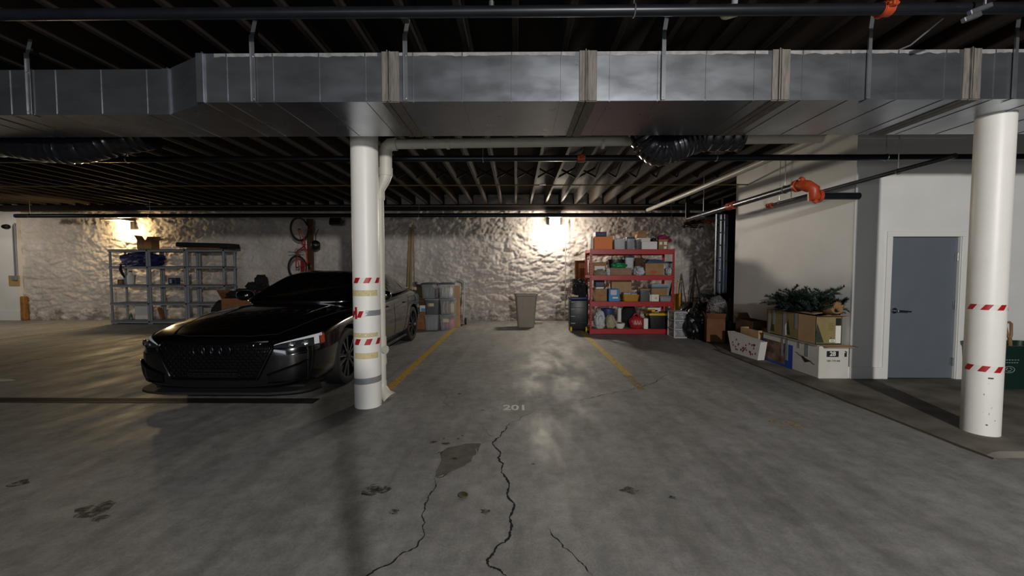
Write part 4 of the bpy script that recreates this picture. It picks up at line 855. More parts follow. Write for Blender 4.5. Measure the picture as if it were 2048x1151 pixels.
# ------------------------------------------------------------------ leaning boards, bins, hand truck, bin
for px, lab in ((817.5, 'left one of two pale timber boards leaning on the stone wall'), (823, 'right one of two pale timber boards leaning on the stone wall')):
    x = at(px, 520, 10.7).x; t = thing('timber_board', lab, 'board', (x, 10.45, 0), 0, 'leaning timber boards'); zt_ = at(px, 453, 10.75).z + (.04 if px > 820 else -.02); mb = MB(); L = math.hypot(.42, zt_); a = math.atan2(.42, zt_)
    mb.box((0, .21, zt_ / 2 + .012), (.06, .035, L), (-a, 0, 0), bev=.004); mb.build('board', M('pale_pine', '#a08a66', .75, var=.2, stretch=(8, 8, .5)), t); mb = MB(); mb.box((0, .42, zt_ + .012), (.058, .033, .012), (-a, 0, 0)); mb.build('end_grain', CARD, t)
by = fl(880, 660).y
def bX(px): return at(px, 610, by).x
bt = [at(877, p_, by).z for p_ in (659, 629, 598, 567)]
H_ = [bt[1] - 0, bt[2] - bt[1], bt[3] - bt[2]]
PINKC, CRM, LIME, BLU = M('pink_stuff', '#d4527f', .7), M('cream_stuff', '#c2b598', .7), M('green_stuff', '#6f7b55', .7), M('blue_stuff', '#46566c', .6)
lb = [('smoky bin with cream papers, bottom left of the clear bin stack', CLEARG, GREY, [CRM, GREY], 0, 0), ('dark smoky bin with a paper label, middle left of the clear bin stack', M('smoky_plastic', '#5a5c60', .4, alpha=.85), GREY, [GREY], 0, 1), ('clear bin of blue and green folders, top left of the clear bin stack', CLEAR, M('dark_lid', '#3a3c42', .5), [BLU, LIME], 0, 2),
      ('clear bin full of pink cloth, bottom right of the clear bin stack', CLEAR, GREY, [PINKC, M('pink_dark', '#8c2f52', .7)], 1, 0), ('clear bin of cream and brown things, middle right of the clear bin stack', CLEAR, GREY, [CRM, CARD3], 1, 1), ('clear bin of white crumpled things, top right of the clear bin stack', CLEAR, M('dark_lid', '#3a3c42'), [PAPER, CRM], 1, 2)]
wbin = bX(877) - bX(847)
for lab, bd, ld, fi, c_, r_ in lb:
    x = bX(862 if c_ == 0 else 892.5) + (.0, .02, -.04)[r_] * (1 if c_ == 0 else .5) - (.02 if c_ == 0 and r_ == 2 else 0); z = [0, H_[0] + .009, H_[0] + H_[1] + .018][r_]
    t = tote(lab, (x, by + .22, z), wbin - .012, .44, H_[r_] - .002, R(random.uniform(-2, 2)), bd, ld, 'stack of lidded storage bins by the car', fi, seed=c_ * 3 + r_ + 1)
    if (c_, r_) in ((0, 1), (1, 0)): mb = MB(); mb.box((-.02, -.205, H_[r_] * .62), (.14, .006, .08)); mb.build('paper_label', CRM, t)
carton('orange brown carton on the floor between the car and the bin stack', (bX(840), by + .28, 0), .22, .36, .42, 0, CARD3); 
carton('white and blue printed carton on the orange brown carton', (bX(840), by + .28, .4235), .21, .34, .15, R(3), WHITE, tape=False, sticker=[(.2, .3, .5, .5, M('pale_blue_print', '#5a88b4'))])
carton('dark brown carton above the white and blue carton', (bX(840), by + .28, .5755), .22, .34, .20, R(-5), M('dark_carton', '#4e3826', .85, var=.2))
carton('open dark carton topmost beside the clear bins', (bX(842), by + .30, .7785), .24, .30, .22, R(-8), M('dark_carton', '#4e3826'), 'open')
carton('brown carton wedged upright behind the top right clear bin', (bX(906), by + .62, 0), .16, .30, 1.02, R(8), CARD2)
t = thing('hand_truck', 'silver folding hand truck leaning on the wall right of the bin stack', 'cart', (at(917, 640, 10.15).x, 10.15, 0)); hh = at(917, 562, 10.4).z
mb = MB()
for s in (-.13, .13): mb.tube([(s, -.02, .10), (s, .22, hh - .1), (s * .8, .27, hh)], .014, 8)
for f in (.2, .45, .7): mb.cyl((-.13, .22 * f, hh * f + .05), (.13, .22 * f, hh * f + .05), .010)
mb.tube([(-.104, .27, hh), (0, .285, hh + .05), (.104, .27, hh)], .016, 8); mb.build('frame', M('bare_aluminium', '#b4b7ba', .4, .25), t)
mb = MB(); mb.box((0, -.14, .055), (.36, .26, .012), bev=.003); mb.build('toe_plate', CHROME, t)
for s in (-1, 1): mb = MB(); mb.cyl((s * .16, .03, .085), (s * .20, .03, .085), .085, n=24); mb.cyl((s * .155, .03, .085), (s * .205, .03, .085), .03, n=16, mi=1); mb.build('wheel', [RUB, STEEL], t)
t = thing('garland_coil', 'dark green coil hanging on the hand truck', 'coil', (at(909, 610, 9.95).x, 9.98, .30)); mb = MB(); mb.tube([(.13 * math.cos(R(a)), 0, .30 + .17 * math.sin(R(a))) for a in range(0, 360, 20)], .05, 8, closed=True); mb.build('coil', M('dark_green', '#1d2c1e', .8, bump=.6), t); mb = MB(); mb.tube([(0, 0, .46), (.02, .08, .62), (.03, .16, .68)], .008, 6); mb.build('tie', BLACK, t)
ty = fl(1050, 655).y; tw = at(1075, 590, ty).x - at(1029, 590, ty).x; th = at(1050, 586, ty).z
t = thing('waste_bin', 'tall taupe rectangular waste bin standing alone against the stone wall', 'bin', (at(1052, 650, ty).x, ty + .2, 0), R(4)); 
def rr(w, d, z, r=.05):
    o = []
    for cx, cy, a0 in ((w / 2 - r, d / 2 - r, 0), (-w / 2 + r, d / 2 - r, 90), (-w / 2 + r, -d / 2 + r, 180), (w / 2 - r, -d / 2 + r, 270)):
        for q in range(5): o.append((cx + r * math.cos(R(a0 + 22.5 * q)), cy + r * math.sin(R(a0 + 22.5 * q)), z))
    return o + o[:1]
wd = tw * .72; mb = MB(); mb.grid([rr(wd * .2, .05, .0, .02), rr(wd, .26, 0), rr(wd * 1.01, .265, .02), rr(tw * .93, .36, th * .9), rr(tw * .985, .40, th * .915), rr(tw, .41, th * .985), rr(tw * .96, .39, th), rr(tw * .9, .35, th * .985), rr(wd * .95, .24, .03), rr(.1, .05, .03, .02)])
for s in (-.16, .16): mb.box((s * tw, -.158, th * .48), (.008, .012, th * .70), (R(4.0), 0, 0))
mb.build('tub', M('taupe_plastic', '#8c8376', .55, var=.06), t); mb = MB(); mb.blob((0, 0, th * .82), (tw * .42, .16, .085), .15, 3, 2, 3); mb.build('liner', BAGB, t)
q = at(1077, 648, 10.3); mb = MB(); mb.box((q.x, 10.3, .035), (.2, .1, .07), (0, 0, .2), bev=.01); tag(mb.build('brick', M('pale_brick', '#a59c8d', .9, bump=.4)), 'pale loose brick on the floor right of the taupe waste bin', 'brick')
# ------------------------------------------------------------------ red steel shelving
ry = fl(1260, 668).y; rX = lambda px, Y=None: at(px, 600, Y or ry).x; rz = lambda py: at(1260, py, ry).z
x0, x1 = rX(1179.5), rX(1348); W = x1 - x0; RD = .62
rk = thing('steel_shelving_unit', 'red steel shelving unit with four loaded shelves against the stone wall', 'shelf', ((x0 + x1) / 2, ry + RD / 2, 0)); TOP = rz(497)
SLOT = M('slot_dark', '#1a0506', .8)
for sx in (-1, 1):
    for sy in (-1, 1):
        m = MB(); m.box((sx * (W / 2 - .002), sy * (RD / 2 - .022), TOP / 2), (.004, .044, TOP)); m.box((sx * (W / 2 - .024), sy * (RD / 2 - .002), TOP / 2), (.048, .004, TOP))
        for k in range(30): m.box((sx * (W / 2 - .024), sy * (RD / 2 + .0005), .08 + k * .058), (.012, .002, .022), mi=1)
        m.build('upright', [RED, SLOT], rk)
SH = [rz(657.5), rz(602.5), rz(550), rz(498)]; SURF = []
for z in SH:
    for sy in (-1, 1): m = MB(); m.box((0, sy * (RD / 2 - .010), z - .055), (W - .01, .022, .11), bev=.004); m.box((0, sy * (RD / 2 - .03), z - .03), (W - .02, .03, .006)); m.build('beam', RED, rk)
    m = MB(); m.box((0, 0, z - .012), (W - .02, RD - .05, .014)); m.build('deck', M('particle_board', '#8d7350', .85, var=.2, vs=30), rk); SURF.append(z - .004)
    m = MB()
    for sx in (-1, 1): m.box((sx * (W / 2 - .012), 0, z - .035), (.016, RD - .05, .06))
    m.build('side_tie', RED, rk)
Lz = dict(a=SURF[0], b=SURF[1], c=SURF[2], d=SURF[3])
def box(label, px0, px1, pt, pb, lvl, Yoff, d, mat, rz_=0, **kw):
    Y = ry + Yoff; xa, xb = at(px0, 600, Y).x, at(px1, 600, Y).x; z = Lz[lvl] if isinstance(lvl, str) else lvl; h = (pb - pt) * Y / FPX
    return carton(label, ((xa + xb) / 2, Y + d / 2, z), xb - xa, d, h, rz_, mat, **kw)
def px_tote(label, px0, px1, pt, pb, lvl, Yoff, d, body, lid, **kw):
    Y = ry + Yoff; xa, xb = at(px0, 600, Y).x, at(px1, 600, Y).x; z = Lz[lvl] if isinstance(lvl, str) else lvl
    return tote(label, ((xa + xb) / 2, Y + d / 2, z), xb - xa, d, (pb - pt) * Y / FPX, 0, body, lid, **kw)
def px_bag(label, px0, px1, pt, pb, lvl, Yoff, ry_, mat, **kw):
    Y = ry + Yoff + ry_; xa, xb = at(px0, 600, Y).x, at(px1, 600, Y).x; z = Lz[lvl] if isinstance(lvl, str) else lvl
    return bag(label, ((xa + xb) / 2, Y, z), (xb - xa) / 2, ry_, (pb - pt) * Y / FPX, mat, **kw)
ORB = M('orange_box', '#e0762a', .55); NAVY = M('navy_box', '#23304a', .6)
# top
t = box('bright orange box on top of the red shelving, under a navy box', 1187, 1224, 471, 497, 'd', .10, .36, ORB, tape=False); mb = MB(); mb.cyl((-.10, -.181, .22), (-.10, -.176, .22), .012, n=12); mb.build('finger_hole', BLACK, t)
hb = 26 * (ry + .1) / FPX
box('navy box lying on the bright orange box', 1190, 1212, 461, 470.6, Lz['d'] + hb + .001, .14, .26, NAVY, tape=False, sticker=[(0, .5, .7, .3, M('dim_print', '#3c4c66'))])
box('white slab box at the left end of the red top shelf', 1180.5, 1186, 472, 497, 'd', .12, .34, WHITE, tape=False)
px_tote('white lidless tub with a dark label beside the orange box', 1227, 1250, 477, 497, 'd', .10, .34, M('milky_plastic', '#aeb0ae', .5), None, fill=[CRM, GREY], name='storage_tub')
t = px_tote('grey see-through bin with a dark lid strip on the red top shelf', 1252, 1269, 472, 497, 'd', .13, .32, CLEARG, M('navy_lid', '#2e3448', .5), fill=[GREY, BLU])
px_tote('smoky grey bin behind the front white carton on the red top shelf', 1270, 1281, 476, 497, 'd', .22, .3, M('smoky_plastic', '#5a5c60'), GREY)
box('front white carton on the red top shelf', 1282, 1313, 481, 497, 'd', .06, .22, WHITE, tape=False)
t = box('taller white carton behind the front white carton', 1276, 1299, 472.5, 497, 'd', .31, .24, WHITE, tape=False)
hb = 24.5 * (ry + .31) / FPX
box('open brown carton on the taller white carton', 1273, 1291, 465, 472, Lz['d'] + hb + .0015, .34, .2, CARD, mode='open', flaps=(1, 0, 1, 1))
t = box('brown carton with white labels and magenta cloth at the right of the top shelf', 1315, 1334.5, 477, 497, 'd', .08, .34, CARD, mode='open', flaps=(0, 0, 0, 1), sticker=[(-.25, .62, .26, .28, PAPER), (.22, .62, .3, .3, PAPER), (.2, .2, .26, .24, PAPER)])
MAG = M('magenta_cloth', '#8a1c50', .8, var=.2)
t = thing('magenta_cloth', 'crumpled magenta cloth spilling out of the labelled brown carton', 'cloth', (rX(1325, ry + .25), ry + .25, Lz['d'] + .012)); mb = MB(); mb.blob((0, 0, .0), (.095, .13, .13), .1, 3, 5, 3); 
mb.blob((-.02, 0, .17), (.11, .10, .085), .5, 3, 6, 3); mb.blob((.09, -.02, .17), (.07, .08, .05), .5, 3, 9, 3); mb.build('cloth', MAG, t)
t = thing('lantern', 'black and yellow lantern left of the magenta cloth', 'lantern', (rX(1306, ry + .42), ry + .45, Lz['d'])); mb = MB(); mb.lathe([(0, 0), (.07, 0), (.07, .08), (.05, .10), (.05, .2), (.07, .22), (.06, .27), (0, .29)], n=20); mb.build('body', BLACK, t); mb = MB(); mb.cyl((0, 0, .10), (0, 0, .2), .052); mb.build('globe', M('yellow_plastic', '#c19a2a', .4), t); mb = MB(); mb.tube([(-.07, 0, .2), (-.05, 0, .33), (0, 0, .36), (.05, 0, .33), (.07, 0, .2)], .006, 6); mb.build('handle', BLACK, t)
# second shelf
box('brown box with a white label at the left of the second red shelf', 1183, 1212, 523, 549, 'c', .16, .36, CARD, sticker=[(.05, .55, .7, .32, PAPER)])
px_bag('heap of beige cloths in front of the white-labelled brown box', 1189, 1212, 537, 549, 'c', .035, .06, M('beige_cloth', '#8f8674', .85, var=.3), knot=False, amp=.4, seed=3, name='cloth_heap')
box('pinkish brown flat carton under the green bag', 1220, 1263, 534, 549, 'c', .05, .25, M('pinkish_carton', '#90735f', .85, var=.12))
GRN = M('green_plastic', '#1e8a52', .4, bump=.4, bs=15)
h1 = 15 * (ry + .05) / FPX
px_bag('shiny green plastic bag draped on the pinkish brown carton', 1222, 1252, 524, 534, Lz['c'] + h1 + .002, .055, .10, GRN, knot=False, amp=.3, seed=4)
px_bag('white trailing plastic bag left of the pinkish brown carton', 1211.5, 1219.5, 534, 549, 'c', .03, .07, M('pale_bag', '#c2c4c4', .5), knot=False, amp=.3, seed=6)
t = thing('dark_basket', 'dark basket of coiled cord at the back of the second red shelf', 'basket', (rX(1232, ry + .46), ry + .46, Lz['c'])); mb = MB(); mb.lathe([(0, 0), (.15, 0), (.19, .34), (.2, .34), (.2, .36), (.18, .36), (.14, .02), (0, .02)], Matrix.Diagonal((1, .6, 1, 1)), 28); mb.build('basket', BLACK, t); mb = MB()
for a in (0, 1.2, 2.2): mb.tube([(.09 * math.cos(R(k)) * math.cos(a), .05 * math.sin(a) + .03 * math.cos(R(k)), .36 + .06 * math.sin(R(k))) for k in range(0, 360, 24)], .012, 6, closed=True)
mb.build('cord', CRM, t)
px_tote('white lidded tub at the back centre of the second red shelf', 1250, 1267, 511, 549, 'c', .33, .24, M('white_tub', '#b8bec4', .5), M('navy_lid', '#2e3448'), name='storage_tub')
px_bag('silver and white crumpled plastic bag beside the big brown box', 1266, 1287, 531, 549, 'c', .06, .13, BAGW, amp=.35, seed=8, knot=False)
t = box('big brown box with a red print in the second red shelf', 1290, 1327, 525, 549.5, 'c', .05, .36, CARD, sticker=[(-.05, .28, .3, .2, M('red_print', '#a34a30'))])
h1 = 24.5 * (ry + .05) / FPX
t = thing('folded_tarp', 'folded blue tarpaulin lying on the big brown box', 'tarp', (rX(1306, ry + .2), ry + .22, Lz['c'] + h1 + .003)); mb = MB()
for k in range(3): mb.box((.01 * k, 0, .014 + .026 * k), (.36 - .03 * k, .26, .024), (0, R(1.5 * k), 0), bev=.009, seg=2)
mb.build('tarp', M('blue_tarp', '#2d4a70', .5, bump=.4), t); mb = MB(); mb.box((.0, 0, .084), (.03, .27, .006)); mb.build('cord', BLACK, t)
px_bag('white plastic bag at the right end of the second red shelf', 1329, 1344, 533, 549, 'c', .05, .12, BAGW, amp=.2, seed=10, knot=False)
px_tote('clear box with a black lid at the back right of the second red shelf', 1328, 1345, 522, 549, 'c', .31, .25, CLEARG, BLACK, fill=[PAPER, CRM])
box('small dark carton at the back behind the silver plastic bag', 1270, 1287, 515, 549, 'c', .36, .2, M('dark_carton', '#4e3826'))
# third shelf
box('plain brown box at the left of the third red shelf', 1190, 1214, 577, 602, 'b', .05, .3, CARD, tape=False, sticker=[(.05, .45, .3, .12, M('red_print', '#a34a30'))])
h1 = 25 * (ry + .05) / FPX
t = thing('paper_stack', 'white paper stack on the plain brown box', 'papers', (rX(1198, ry + .15), ry + .2, Lz['b'] + h1 + .001)); mb = MB(); mb.box((0, 0, .014), (.17, .22, .026), bev=.002); mb.box((.008, -.004, .034), (.165, .215, .012), (0, 0, .06)); mb.build('sheets', PAPER, t); mb = MB(); mb.box((0, -.02, .042), (.172, .03, .003), (0, 0, .06)); mb.build('band', BLU, t)
BLUEB = M('bright_blue_box', '#2b7fb6', .5)
box('blue and white printed box next to the plain brown box', 1217.5, 1239, 577, 602, 'b', .05, .25, BLUEB, tape=False, sticker=[(-.05, .72, .55, .4, M('pinkish_print', '#c9b8c4')), (.1, .3, .5, .12, PAPER)])
box('long tan box at the back of the third red shelf', 1223, 1263, 560.5, 602, 'b', .34, .24, CARD2, tape=True)
box('dark violet box at the back left of the third red shelf', 1190, 1209, 561, 602, 'b', .38, .2, M('dark_violet_box', '#272638', .7), tape=False, sticker=[(0, .8, .8, .2, BLU)])
YB = M('yellow_basket', '#b98324', .6, var=.2, vs=40)
t = thing('basket', 'yellow woven basket holding boxes in the middle of the third red shelf', 'basket', (rX(1260, ry + .15), ry + .17, Lz['b'])); w_ = (rX(1277) - rX(1243)) * .96; h_ = 13.5 * ry / FPX; mb = MB()
mb.grid([rr(w_ * .3, .05, .003, .02), rr(w_ * .86, .2, 0, .03), rr(w_, .25, h_, .03), rr(w_ * 1.02, .26, h_ + .004, .03), rr(w_ * .97, .24, h_, .03), rr(w_ * .84, .19, .006, .03), rr(w_ * .3, .05, .006, .02)]); 
for k in range(5): f_ = .86 + .14 * (k + .5) / 5; mb.tube(rr(w_ * f_ * 1.01, .2 + .05 * (k + .5) / 5 + .003, h_ * (k + .5) / 5, .03)[:-1], .008, 6, closed=True)
mb.build('weave', YB, t); mb = MB(); mb.box((-.08, 0, h_ * .72), (.16, .15, h_ * 1.2), (0, .06, 0), bev=.006); mb.box((.08, .01, h_ * .62), (.13, .15, h_ * 1.1), bev=.006); mb.build('contents', [M('grey_box', '#9a9da2', .5)], t)
px_tote('tall smoky grey tub with a pale sticker on the third red shelf', 1280, 1299.5, 577, 602, 'b', .06, .26, M('smoky_plastic', '#5a5c60'), M('tan_lid', '#8f7558', .7), name='storage_tub')
box('small white box pair at the centre right of the third red shelf', 1303, 1318, 588, 602, 'b', .05, .15, PAPER, tape=False, sticker=[(.1, .5, .3, .35, CRM)])
box('narrow white book left of the small white box', 1299.8, 1302.6, 588.5, 602, 'b', .05, .15, PAPER, tape=False, name='book', cat='book')
t = box('brown box under the light blue stack on the third red shelf', 1303, 1334, 576.5, 602, 'b', .22, .24, CARD)
h1 = 25.5 * (ry + .22) / FPX
t = thing('linen_stack', 'light blue and white folded linens on the brown box of the third shelf', 'linens', (rX(1317, ry + .3), ry + .34, Lz['b'] + h1 + .003)); 
for k, (m_, w_) in enumerate(((M('blue_linen', '#4d7f9f', .8), .38), (M('pale_blue_linen', '#8fa9b8', .8), .36), (M('white_linen', '#b8bcc0', .8), .33))): mb = MB(); mb.box((-.01 * k, 0, .014 + .029 * k), (w_, .26, .026), bev=.011, seg=2); mb.build('folded_sheet', m_, t)
px_tote('low clear box at the right end of the third red shelf', 1320, 1345, 591, 602, 'b', .045, .16, CLEARG, GREY, fill=[CRM, GREY], lidh=.02)
q0, q1 = at(1336, 600, ry + .1), at(1344, 566, ry + .3)
t = thing('umbrella', 'black folded umbrella leaning at the right end of the third red shelf', 'umbrella', (at(1339.5, 600, ry + .3).x, ry + .225, Lz['b'])); mb = MB(); mb.tube([(-.05, 0, .004), (-.045, 0, .03), (-.01, .03, .20), (.035, .06, .40)], [.006, .018, .024, .012], 10); mb.build('canopy', BLACK, t); mb = MB(); mb.tube([(.035, .06, .40), (.045, .065, .44), (.06, .07, .45)], .010, 8); mb.build('handle', CARD3, t)
# bottom shelf
px_bag('crumpled white plastic bag at the left of the bottom red shelf', 1188, 1210, 623, 658, 'a', .03, .14, BAGW, amp=.22, seed=21)
px_bag('cream cloth bag beside the crumpled white bag', 1212, 1230, 630, 658, 'a', .04, .12, M('cream_cloth', '#a29a80', .85, bump=.3), amp=.15, seed=22, knot=False)
t = thing('bowl', 'white bowl with brown contents beside the cream cloth bag', 'bowl', (rX(1240.5, ry + .15), ry + .15, Lz['a'])); mb = MB(); mb.lathe([(0, 0), (.07, 0), (.10, .05), (.105, .1), (.11, .115), (.10, .115), (.09, .05), (0, .02)], n=28); mb.build('bowl', PAPER, t); mb = MB(); mb.blob((0, 0, .045), (.075, .075, .05), .3, 3, 2, 2); mb.build('contents', CARD3, t)
t = thing('bucket', 'blue bucket at the back of the bottom red shelf', 'bucket', (rX(1216, ry + .46), ry + .46, Lz['a'])); mb = MB(); mb.lathe([(0, 0), (.13, 0), (.155, .38), (.165, .38), (.165, .41), (.14, .41), (.12, .02), (0, .02)], n=28); mb.build('pail', M('blue_pail', '#2f3f66', .45), t); mb = MB(); mb.tube([(-.16, 0, .38), (-.1, -.1, .36), (0, -.15, .35), (.1, -.1, .36), (.16, 0, .38)], .005, 6); mb.build('handle', STEEL, t)
t = thing('paper_roll', 'white paper roll standing at the back of the bottom red shelf', 'roll', (rX(1239.5, ry + .42), ry + .44, Lz['a'])); mb = MB(); mb.lathe([(.02, 0), (.045, 0), (.045, .46), (.02, .46)], n=20, closed=True); mb.build('roll', PAPER, t); mb = MB(); mb.lathe([(.014, -.0), (.02, 0), (.02, .465), (.014, .465)], n=16, closed=True); mb.build('core', CARD, t)
px_bag('big black bag behind the red carrier bag', 1243, 1273, 613, 658, 'a', .31, .14, FABB, amp=.12, seed=23, knot=False, name='bag')
t = px_bag('red carrier bag with white lettering on the bottom red shelf', 1259, 1286, 632, 658, 'a', .03, .12, M('red_bag', '#a5202a', .5, bump=.3), amp=.12, seed=24, knot=False, handles=True)
mb = MB(); 
for k, sx in enumerate((-.06, 0, .06)): mb.tube([(sx - .02, -.122, .10), (sx, -.126, .20), (sx + .02, -.122, .10)], .008, 6)
mb.build('white_lettering', PAPER, t)
t = thing('green_cap', 'dark teal cloth bundle on top of the red carrier bag', 'cloth', (rX(1277, ry + .36), ry + .24 + .12, Lz['a'])); bpy.data.objects.remove(t)
box('white binder leaning beside the black tote with yellow lid', 1289, 1297.5, 637, 658, 'a', .03, .20, PAPER, R(-3), tape=False, name='binder', cat='binder')
t = px_tote('black tote with a yellow lid on the bottom red shelf', 1299, 1342, 627, 658, 'a', .05, .40, M('black_tote', '#0e0f12', .45), M('yellow_lid', '#c3a018', .45), lidh=.05)
ht = 31 * (ry + .05) / FPX + .006
t = thing('yellow_drill', 'yellow and black power drill on the yellow tote lid', 'drill', (rX(1302, ry + .2), ry + .16, Lz['a'] + ht)); mb = MB(); mb.cyl((-.09, 0, .045), (.07, 0, .045), .034, n=14); mb.box((-.06, -.03, .03), (.05, .10, .05), bev=.01); mb.build('body', M('tool_yellow', '#d0a81c', .5), t); mb = MB(); mb.cyl((.07, 0, .045), (.14, 0, .045), .02, .012); mb.box((-.06, -.08, .03), (.07, .05, .06), bev=.008); mb.build('chuck_and_battery', BLACK, t)
t = thing('mallet', 'dark red handled mallet on the yellow tote lid, right of the yellow drill', 'mallet', (rX(1325, ry + .2), ry + .14, Lz['a'] + ht)); mb = MB(); mb.tube([(-.09, 0, .018), (.08, .02, .018)], .017, 8); mb.build('handle', M('tool_red', '#5e2018', .5), t); mb = MB(); mb.box((.1, .02, .02), (.04, .07, .034), bev=.006); mb.build('head', BLACK, t)
box('white flat carton at the back above the yellow tote lid', 1296, 1322, 613.5, 623, Lz['a'] + ht, .28, .14, PAPER, tape=False)
# ------------------------------------------------------------------ left of the red shelving
cyy = fl(1160, 664).y; xa, xb = at(1141, 640, cyy).x, at(1177, 640, cyy).x; CH = at(1160, 600, cyy).z
t = thing('tool_chest', 'black rolling tool chest with yellow wheels left of the red shelving', 'tool chest', ((xa + xb) / 2, cyy + .25, 0), R(-3)); w_ = xb - xa
mb = MB(); mb.box((0, 0, .05 + (CH - .05) / 2), (w_, .44, CH - .05), bev=.025, seg=2); 
for k in range(1, 4): mb.box((0, 0, .05 + (CH - .05) * k / 4), (w_ + .006, .446, .012), bev=.003)
mb.build('body', BLACK, t)
for k in range(4):
    m = MB(); m.box((-w_ * .32, -.228, .12 + (CH - .08) * k / 4 + .08), (.10, .02, .03), bev=.006); m.build('latch', GREY, t)
for s in (-1, 1): mb = MB(); mb.cyl((s * (w_ / 2 - .03) - .02, -.19, .065), (s * (w_ / 2 - .03) + .02, -.19, .065), .065, n=24); mb.build('wheel', M('yellow_wheel', '#c9ac20', .5), t)
mb = MB(); 
for s in (-1, 1): mb.cyl((s * (w_ / 2 - .04), .17, 0), (s * (w_ / 2 - .04), .17, .06), .03)
mb.build('foot', BLACK, t)
t = thing('blue_tray', 'blue plastic tray lying on the black tool chest', 'tray', ((xa + xb) / 2 + .0, cyy + .25, CH + .002)); mb = MB(); mb.box((0, 0, .03), (w_ * .98, .42, .055), bev=.02, seg=2); mb.build('tray', M('deep_blue_plastic', '#23266a', .45), t); mb = MB(); mb.box((0, 0, .06), (w_ * 1.02, .44, .014), bev=.005); mb.build('rim', M('deep_blue_plastic', '#23266a'), t)
zt2 = CH + .07
t = thing('open_book', 'tan hardback notebook lying on the blue tray', 'book', (xa + .10, cyy + .16, zt2)); mb = MB(); mb.box((0, 0, .02), (.16, .22, .03), bev=.003); mb.build('pages', CRM, t); mb = MB(); mb.box((0, 0, .004), (.17, .23, .006)); mb.box((0, 0, .038), (.17, .23, .006)); mb.build('cover', CARD, t)
bag('black bag with a white rim heaped over the blue tray', (xb - .15, cyy + .25, zt2), .15, .17, .36, FABB, seed=31, knot=False, name='bag', amp=.3, handles=True)
t = carton('open black crate tipped on top of the bag heap', (xb - .17, cyy + .42, zt2 + .0), .26, .12, .40, R(6), BLACKM, 'open', flaps=(0, 0, 0, 0), name='crate', cat='crate')
x_ = at(1168, 540, 9.9).x; t = thing('flattened_carton', 'tall flat brown cardboard sheet behind the red shelving upright', 'cardboard', (x_, 10.1, 0)); zz_ = at(1168, 520, 10.1).z; mb = MB(); mb.box((0, .16, zz_ / 2 + .004), (.34, .02, zz_), (R(-7), 0, 0)); mb.build('sheet', CARD3, t); mb = MB(); mb.box((0, .146, zz_ * .5), (.004, .006, zz_ * .9), (R(-7), 0, 0)); mb.build('fold', CARDIN, t)
# ------------------------------------------------------------------ right of the red shelving
dy = fl(1361, 676).y; xa, xb = at(1347.5, 650, dy).x, at(1374, 650, dy).x; w_ = xb - xa; h_ = at(1360, 623, dy).z
t = thing('drawer_tower', 'clear plastic three drawer tower right of the red shelving', 'drawers', ((xa + xb) / 2 + .012, dy + .19, 0)); FR = M('white_frame_plastic', '#b5bbbd', .45)
mb = MB()
for z in (0.01, h_ / 3, 2 * h_ / 3, h_ - .01): mb.box((0, 0, z), (w_, .36, .02), bev=.004)
for sx in (-1, 1):
    for sy in (-1, 1): mb.box((sx * (w_ / 2 - .008), sy * .172, h_ / 2), (.016, .016, h_))
mb.build('frame', FR, t)
for k in range(3):
    z0 = h_ * k / 3 + .014; m = MB(); hh = h_ / 3 - .03; m.box((0, -.17, z0 + hh / 2 + .004), (w_ - .036, .008, hh)); m.box((0, .0, z0 + .006), (w_ - .036, .33, .006)); m.box((0, .165, z0 + hh / 2), (w_ - .036, .006, hh))
    for s in (-1, 1): m.box((s * (w_ / 2 - .021), 0, z0 + hh / 2), (.005, .33, hh))
    dr = m.build('drawer', CLEAR, t); m = MB(); m.box((0, -.178, z0 + hh * .8), (.08, .012, .014), bev=.003); m.build('pull', FR, dr); m = MB(); rd = random.Random(k)
    for i in range(3): m.blob(((i - 1) * w_ * .24, -.02, z0 + .011), (w_ * .12, .11, hh * .32), .3, 3, i + k * 3, 2, mi=i % 2)
    m.build('contents', [CRM, GREY], dr)
px0, px1 = at(1376, 650, dy + .1).x, at(1384, 650, dy + .1).x
tote('narrow clear tub squeezed right of the drawer tower', ((px0 + px1) / 2 + .02, dy + .25, 0), .13, .26, at(1380, 640, dy).z, 0, CLEARG, None, name='storage_tub', fill=[GREY])
uy = 8.92; ux_ = at(1355, 600, uy + .15).x; t = thing('umbrella_stand', 'tall brass umbrella stand holding canes right of the red shelving', 'stand', (ux_ + .03, uy + .42, 0)); hs = at(1355, 587, uy + .4).z; mb = MB(); mb.lathe([(0, 0), (.085, 0), (.09, .02), (.082, .04), (.082, hs - .04), (.09, hs - .02), (.09, hs), (.076, hs), (.074, .05), (0, .04)], n=28); BRASS = M('old_brass', '#8d6a1f', .35, .7, var=.3, vs=20); mb.build('cylinder', BRASS, t)
for i, (a, l, hk) in enumerate(((-.02, .36, 1), (.05, .26, 0), (.07, .30, 0))):
    c_ = thing('walking_cane', ('brass coloured cane with a crook handle in the brass umbrella stand', 'straight tan cane leaning right in the brass umbrella stand', 'thin brass cane, rightmost in the brass umbrella stand')[i], 'cane', (ux_ + .03 + (-.03, .02, .03)[i], uy + .42 + (-.03, .03, -.02)[i], .05)); mb = MB(); top = (a, 0, hs + l - .05); mb.tube([(0, 0, .003), (a * .2, 0, hs * .4), top], .009, 8); mb.build('shaft', BRASS if i != 1 else CARD, c_); mb = MB()
    mb.tube([top, (a - .01, 0, top[2] + .03), (a - .05, 0, top[2] + .035), (a - .08, 0, top[2] + .02)] if hk else [top, (a + .006, 0, top[2] + .03), (a + .03, 0, top[2] + .04)], .011, 8); mb.build('handle', BRASS, c_)
